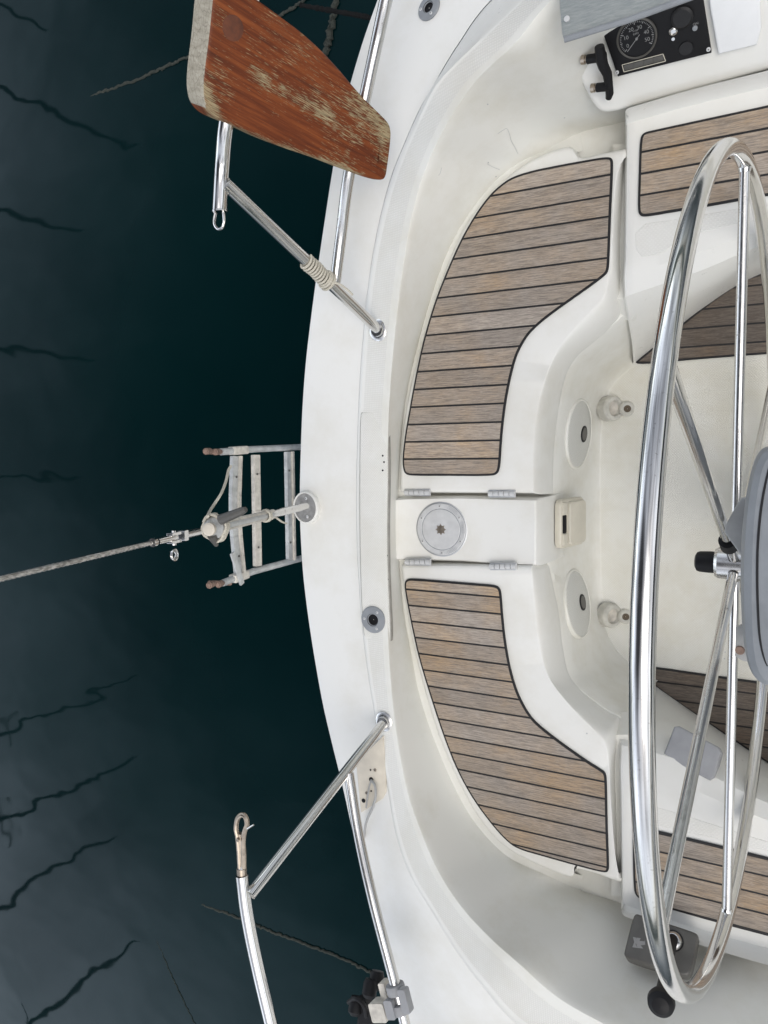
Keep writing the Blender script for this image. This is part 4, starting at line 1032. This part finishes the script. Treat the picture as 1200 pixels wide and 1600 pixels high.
# whippings and the slack cord on it
crd = empty('cord', fx[335], 'cream cord wound round the backstay tensioner and tied to the ladder rung', 'cord')
mb = MB(); pts = []
for i in range(90):
    a = i/90*2*PI*3.2; r = .0245+.002*math.sin(i*.9); pts.append(fx[335]+sdir*(-.014+i/90*.02)+(sv*math.cos(a)+sn*math.sin(a))*r)
mb.tube(pts, .0030, 6)
pts = []
for i in range(60):
    a = i/60*2*PI*3; pts.append(fx[405].lerp(fx[425], .5)+sdir*(-.008+i/60*.014)+(sv*math.cos(a)+sn*math.sin(a))*.0125)
mb.tube(pts, .0026, 6); mb.build('winding', M['cord'], crd)
mb = MB(); mb.tube(catmull([fx[325]+sv*.024, PX(330, 795, -1.16), PX(345, 772, -1.18), PX(353, 752, -1.20), PX(357, 735, -1.215), PX(361, 728, -1.218)], 40), .0034, 8)
mb.tube(catmull([fx[425]-sv*.01, PX(430, 808, -1.16), PX(440, 815, -1.17), PX(448, 818, -1.19)], 16), .0026, 6)
mb.build('tail', M['cord'], crd)

# ------------------------------------------------------------------ worn wooden board clamped to the port pushpit
OUT = [(338,-60),(332,0),(326,62),(319,110),(317,145),(322,168),(335,184),(355,193),(380,203),(430,227),(500,250),(545,268),(575,279),(596,283),(604,279),(607,260),(611,230),(613,206),(609,192),(592,175),(565,149),(520,95),(480,56),(440,26),(410,4),(385,-12),(350,-68)]
brd = empty('wooden_board', pa, 'worn red-brown varnished wooden board clamped across the port stern rails', 'board')
bu_ = (Ppl(612, 240, bo, bn_)-Ppl(325, 70, bo, bn_)).normalized(); bv_ = bn_.cross(bu_)
q = [Vector(((Ppl(x, y, bo, bn_)-bo).dot(bu_), (Ppl(x, y, bo, bn_)-bo).dot(bv_))) for x, y in OUT]
q = chaikin(q, 2)
if area2(q) < 0: q.reverse()
mb = MB(); mb.mat(M['board']); TH = .046
rings = []
for ins, z in [(0, 0), (0, TH*.2)]+[(.006*(1-math.cos(i/4*PI/2)), TH-.006+.006*math.sin(i/4*PI/2)) for i in range(5)]+[(.012, TH+.0002), (.03, TH+.0004)]:
    rings.append([bo+bu_*a.x+bv_*a.y+bn_*(z-TH)-bu_*(.012*(TH-min(z, TH))/TH) for a in (inset(q, ins) if ins else q)])
V = mb.grid(rings, closed_u=True); mb.f(V[-1], True); mb.f(list(reversed(V[0])), False)
mb.mats.append(M['endgrain'])
bm = mb.bm; uvl = bm.loops.layers.uv.new('UVMap'); wl_ = bm.verts.layers.float.new('wear')
def seg_d(x, y, x0, y0, x1, y1):
    dx, dy = x1-x0, y1-y0; t = max(0, min(1, ((x-x0)*dx+(y-y0)*dy)/(dx*dx+dy*dy))); return math.hypot(x-x0-t*dx, y-y0-t*dy)
# refine the front face so that the worn patches have their own shape
bmesh.ops.triangulate(bm, faces=[f for f in bm.faces if len(f.verts) > 4])
for _ in range(4):
    es = [e for e in bm.edges if e.calc_length() > .016]
    if not es: break
    bmesh.ops.subdivide_edges(bm, edges=es, cuts=1)
    bmesh.ops.triangulate(bm, faces=[f for f in bm.faces if len(f.verts) > 4])
for v_ in bm.verts:
    x, y = proj(v_.co); wv = 0
    for (x0, y0, x1, y1, r, s_) in ((395,115,470,158,12,.36),(470,158,560,215,12,.34),(555,160,598,205,26,.50),(585,205,600,240,18,.40),(345,115,355,150,16,.30),(318,140,335,180,12,.5),(335,188,440,232,9,.45),(440,232,560,275,8,.5),(352,35,362,50,14,.22),(600,225,606,275,6,.4)):
        d = seg_d(x, y, x0, y0, x1, y1); wv = max(wv, s_*max(0, 1-(d/r)**2*.6))
    v_[wl_] = wv-.06
mean_u = sum(a.x for a in q)/len(q)
for f in bm.faces:
    f.normal_update(); c = f.calc_center_median()
    nx = f.normal.dot(bu_)
    if nx < -.55: f.material_index = 1
    for l in f.loops:
        p = l.vert.co-bo
        l[uvl].uv = (p.dot(bu_)+p.dot(bn_)*.3, p.dot(bv_)+p.dot(bn_)) if f.material_index == 0 else (p.dot(bv_), p.dot(bn_))
mb.build('plank', None, brd)
mb = MB(); mb.mat(M['bronze'])
c0 = Ppl(364, 44, bo, bn_)
mb.lathe([(.020, -.006), (.0195, .0006), (.015, .0009), (.001, .0009)], c0, bn_, 28); 
plug = mb.build('wood_plug', M['board'], brd)
plug.data.materials.clear(); M['plug'] = simple('dark_stained_plug', (.105, .030, .011), .6, 0, .4, 70, .0004); plug.data.materials.append(M['plug'])

# lashing on the port leg
lash = MB(); d = (t1-b1).normalized(); u_ = d.orthogonal().normalized(); v_ = d.cross(u_)
def leg_at(px):
    lo, hi = 0., 1.
    for _ in range(40):
        m = (lo+hi)/2
        if proj(b1.lerp(t1, m))[0] > px: lo = m
        else: hi = m
    return b1.lerp(t1, lo)
la, lb = leg_at(517), leg_at(478); pts = []
for i in range(221):
    a = i/220*2*PI*11; pts.append(la.lerp(lb, i/220)+(u_*math.cos(a)+v_*math.sin(a))*(.0155+.0008*math.sin(i*.37)))
lash.tube(pts, .0027, 7)
pts = []
for i in range(60):
    a = i/60*2*PI*2+1; pts.append(la.lerp(lb, .05+.2*i/60)+(u_*math.cos(a)+v_*math.sin(a))*.019)
lash.tube(pts, .0027, 7)
cv = la+(CAM-la).normalized()*.018
lash.tube(catmull([la.lerp(lb, .15)+(CAM-la).normalized()*.018, P(520, 441, cv.z), P(532, 445, cv.z-.01), P(543, 453, cv.z-.02), P(551, 461, cv.z-.03)], 20), .0026, 7)
tag(lash.build('cord', M['cord']), 'cream cord lashing wrapped tightly round the port rail leg', 'cord')

# ------------------------------------------------------------------ clamp-on holder on the starboard lower rail
c0 = P(612, 1572, .335); rh = empty('rail_clamp', c0, 'grey rail clamp holding a pale block and black holder on starboard rail', 'clamp')
mb = MB(); mb.mat(M['greyb'])
ax = (P(632,1597,.335)-P(608,1503,.32)).normalized(); side = ax.cross(Zv).normalized()
pr = P(618.5, 1545, .327); pr2 = P(626, 1575, .332)
for p in (pr, pr2):
    mb.lathe([(.0205, -.010), (.0215, -.006), (.0215, .006), (.0205, .010)], p, ax, 20)
mb.box(P(634, 1562, .345), .050, .020, .022, ax, side, .004); mb.box(P(612, 1575, .345), .040, .022, .022, ax, side, .004); mb.build('clamp_body', None, rh)
mb = MB(); mb.mat(M['tread']); mb.box(P(596, 1577, .335), .040, .040, .036, ax, side, .004); mb.box(P(603, 1545, .315), .036, .016, .03, ax, side, .003); mb.build('pale_block', None, rh)
mb = MB(); mb.mat(M['black'])
for x, y, z in ((578,1545,.30),(556,1572,.30),(570,1592,.28),(588,1532,.28)):
    p = P(x, y, z); mb.lathe([(.014, -.02), (.017, -.012), (.017, .012), (.009, .02)], p, (ax+Vector((-.3, .2, .3))).normalized(), 16)
mb.box(P(572, 1578, .29), .06, .035, .03, ax, side, .006); mb.tube(catmull([P(545,1566,.30), P(556,1560,.31), P(568,1570,.31), P(573,1590,.3), P(572,1605,.29)], 16), .006, 8); mb.build('holder', None, rh)

# ------------------------------------------------------------------ ropes in the water
def rope(pts, r, name, label, cat, mat, seg=8, wob=.004):
    P_ = catmull(pts, max(30, len(pts)*14)); P_ = [p+Vector((random.uniform(-wob, wob), random.uniform(-wob, wob), 0)) for p in P_]
    mb = MB(); mb.tube(P_, [r*random.uniform(.75, 1.2) for _ in P_], seg); return tag(mb.build(name, mat), label, cat)
zw = ZW
rope([P(*q) for q in ((120,158,zw-.02),(150,147,zw-.004),(200,130,zw),(250,108,zw+.002),(300,86,zw+.004),(380,50,zw+.004),(440,22,zw+.004),(485,-8,zw+.006),(560,-70,zw+.01))], .0065, 'mooring_line', 'pale rope lying just under the surface behind the wooden board', 'rope', M['weedrope'])
rope([P(*q) for q in ((498,150,zw-.012),(504,115,zw-.002),(510,85,zw+.002),(516,50,zw+.004),(522,20,zw+.004),(530,-60,zw+.006))], .012, 'mooring_line', 'thick fuzzy rope hanging in the water beside the port quarter', 'rope', M['weedrope'], wob=.008)
rope([P(*q) for q in ((295,1406,zw-.012),(330,1418,zw-.003),(380,1437,zw+.001),(430,1458,zw+.002),(490,1480,zw+.003),(540,1500,zw+.003),(592,1526,zw+.003),(660,1556,zw+.003))], .0065, 'mooring_line', 'faint pale rope under the surface near the starboard rail', 'rope', M['weedrope'])
rope([P(*q) for q in ((215,1400,zw-.01),(250,1480,zw-.002),(278,1545,zw),(310,1610,zw))], .0035, 'mooring_line', 'thin faint straight line under the surface at the lower edge', 'rope', M['dim_rope_deep'])
rope([P(*q) for q in ((470,8,.0),(520,17,.01),(560,24,.02),(584,29,.03))], .006, 'mooring_line', 'black rope running taut from the port quarter over water', 'rope', M['blackrope'], wob=.0)

# ------------------------------------------------------------------ neighbouring yachts astern: their masts mirror in the water as dark lines
def hull_mesh(mb, c, Ln, Bm, ax):
    side = Zv.cross(ax); rows = []
    for z, sc_ in ((ZW-.05, .86), (ZW+.4, .95), (ZW+1.05, 1.0), (ZW+1.06, .93)):
        r = []
        for i in range(25):
            t = i/24; w_ = Bm/2*math.sin(min(1, t*1.35+.18)*PI*.5)**.8*(1-max(0, (t-.45)/.55)**2.2)*sc_
            r.append((c+ax*(Ln*(t-.5)*(.94+.06*sc_)), w_, z))
        rows.append([Vector((p.x, p.y, z))+side*w_ for p, w_, z in r]+[Vector((p.x, p.y, z))-side*w_ for p, w_, z in reversed(r)])
    V = mb.grid(rows, closed_u=True); mb.f(V[-1], False)
TIPS = [((192,222), 17, 'first'), ((112,355), 18, ''), ((136,561), 19, ''), ((112,742), 20, ''), ((210,1066-0), 24, ''), ((193,1190), 18, ''), ((170,1312), 20, ''), ((217,1466), 17, ''), ((52,38), 17, '')]
LAB = ['moored yacht whose mast reflection ends right of the long upper rope', 'moored yacht whose mast mirrors as a short line below upper left rope', 'moored yacht whose mast mirrors as the level dark line at mid left', 'moored yacht whose mast mirrors as the line above the backstay', 'moored yacht whose mast mirrors as the long dark line below the backstay', 'moored yacht whose mast mirrors as the boldest slanting line lower left', 'moored yacht whose thin mast mirrors as the jagged slanting line lower left', 'moored yacht whose mast mirrors as the lowest slanting line at lower left', 'moored yacht whose mast mirrors in the very top left corner']
for i, ((x, y), D, _) in enumerate(TIPS):
    d = ray(x, y); W = P(x, y, ZW); rd = Vector((d.x, d.y, -d.z)); hd = math.hypot(rd.x, rd.y); tip = W+rd*(D/hd)
    c = Vector((tip.x, tip.y, ZW)); yt = empty('moored_yacht', c, LAB[i], 'sailboat', 'yachts moored astern seen as mast reflections')
    ax_ = Vector((1, .0, 0)); mb = MB(); hull_mesh(mb, c+Vector((-.8, 0, 0)), 9.5, 3.1, ax_); mb.build('hull', M['farhull'], yt)
    mb = MB(); mb.tube([c+Zv*1.0, c+Zv*((tip.z-ZW)*.6), Vector((tip.x, tip.y, tip.z))], [.085, .075, .05], 10); mb.build('mast', M['mast'], yt)
    mb = MB(); hm = tip.z-ZW
    for f in (.45, .7): mb.tube([c+Zv*hm*f+Vector((0, -.75+.2*f, 0)), c+Zv*hm*f+Vector((0, .75-.2*f, 0))], .035, 6)
    mb.build('spreader', M['mast'], yt)
    mb = MB(); mb.tube([tip, tip+Vector((.12, 0, .25))], .018, 6); mb.tube([tip+Vector((0, -.07, .1)), tip+Vector((0, .07, .1))], .03, 6); mb.build('masthead_fitting', M['mast'], yt)
    mb = MB(); mb.tube([c+Zv*2.1, c+Zv*2.0+Vector((-3.4, 0, 0))], .07, 8); mb.build('boom', M['cloth'], yt)

# ------------------------------------------------------------------ hairline crazing and scuffs on the gelcoat
mb = MB(); mb.mat(M['alu'])
for line in (((778,209),(785,204),(792,201),(796,210),(799,220),(804,230),(808,240)), ((762,256),(770,261),(780,265)), ((690,262),(688,270),(684,274)), ((845,1130),(848,1133))):
    pts = []
    for x, y in line:
        p, n = hit(x+random.uniform(-1, 1), y, [coaming, lid_p, lid_s]); pts.append(p+n*.0002)
    if len(pts) > 1: mb.tube(catmull(pts, len(pts)*4), .0004, 5)
for x, y in ((882,184),(763,254),(775,276),(762,163),(898,1265),(917,1146),(1133,1019),(1132,1029)):
    p, n = hit(x, y, GRP); mb.lathe([(.0022, -.0005), (.0016, .0005)], p, n, 7)
mb.build('scuff_mark', None, yacht)

for o in list(bpy.data.objects):
    if o.type == 'MESH' and o.name.split('.')[0] in ('chip_mark', 'embossing', 'hinge_block', 'bolt', 'screw', 'screw_hole', 'plate_screw', 'scuff_mark', 'blanking_cap', 'warning_lights', 'hood_hinge', 'spreader', 'hinge_bolt', 'tail', 'winding', 'pale_block', 'holder', 'clamp_body', 'cable', 'push_button', 'key_switch', 'emblem'): split_pieces(o)
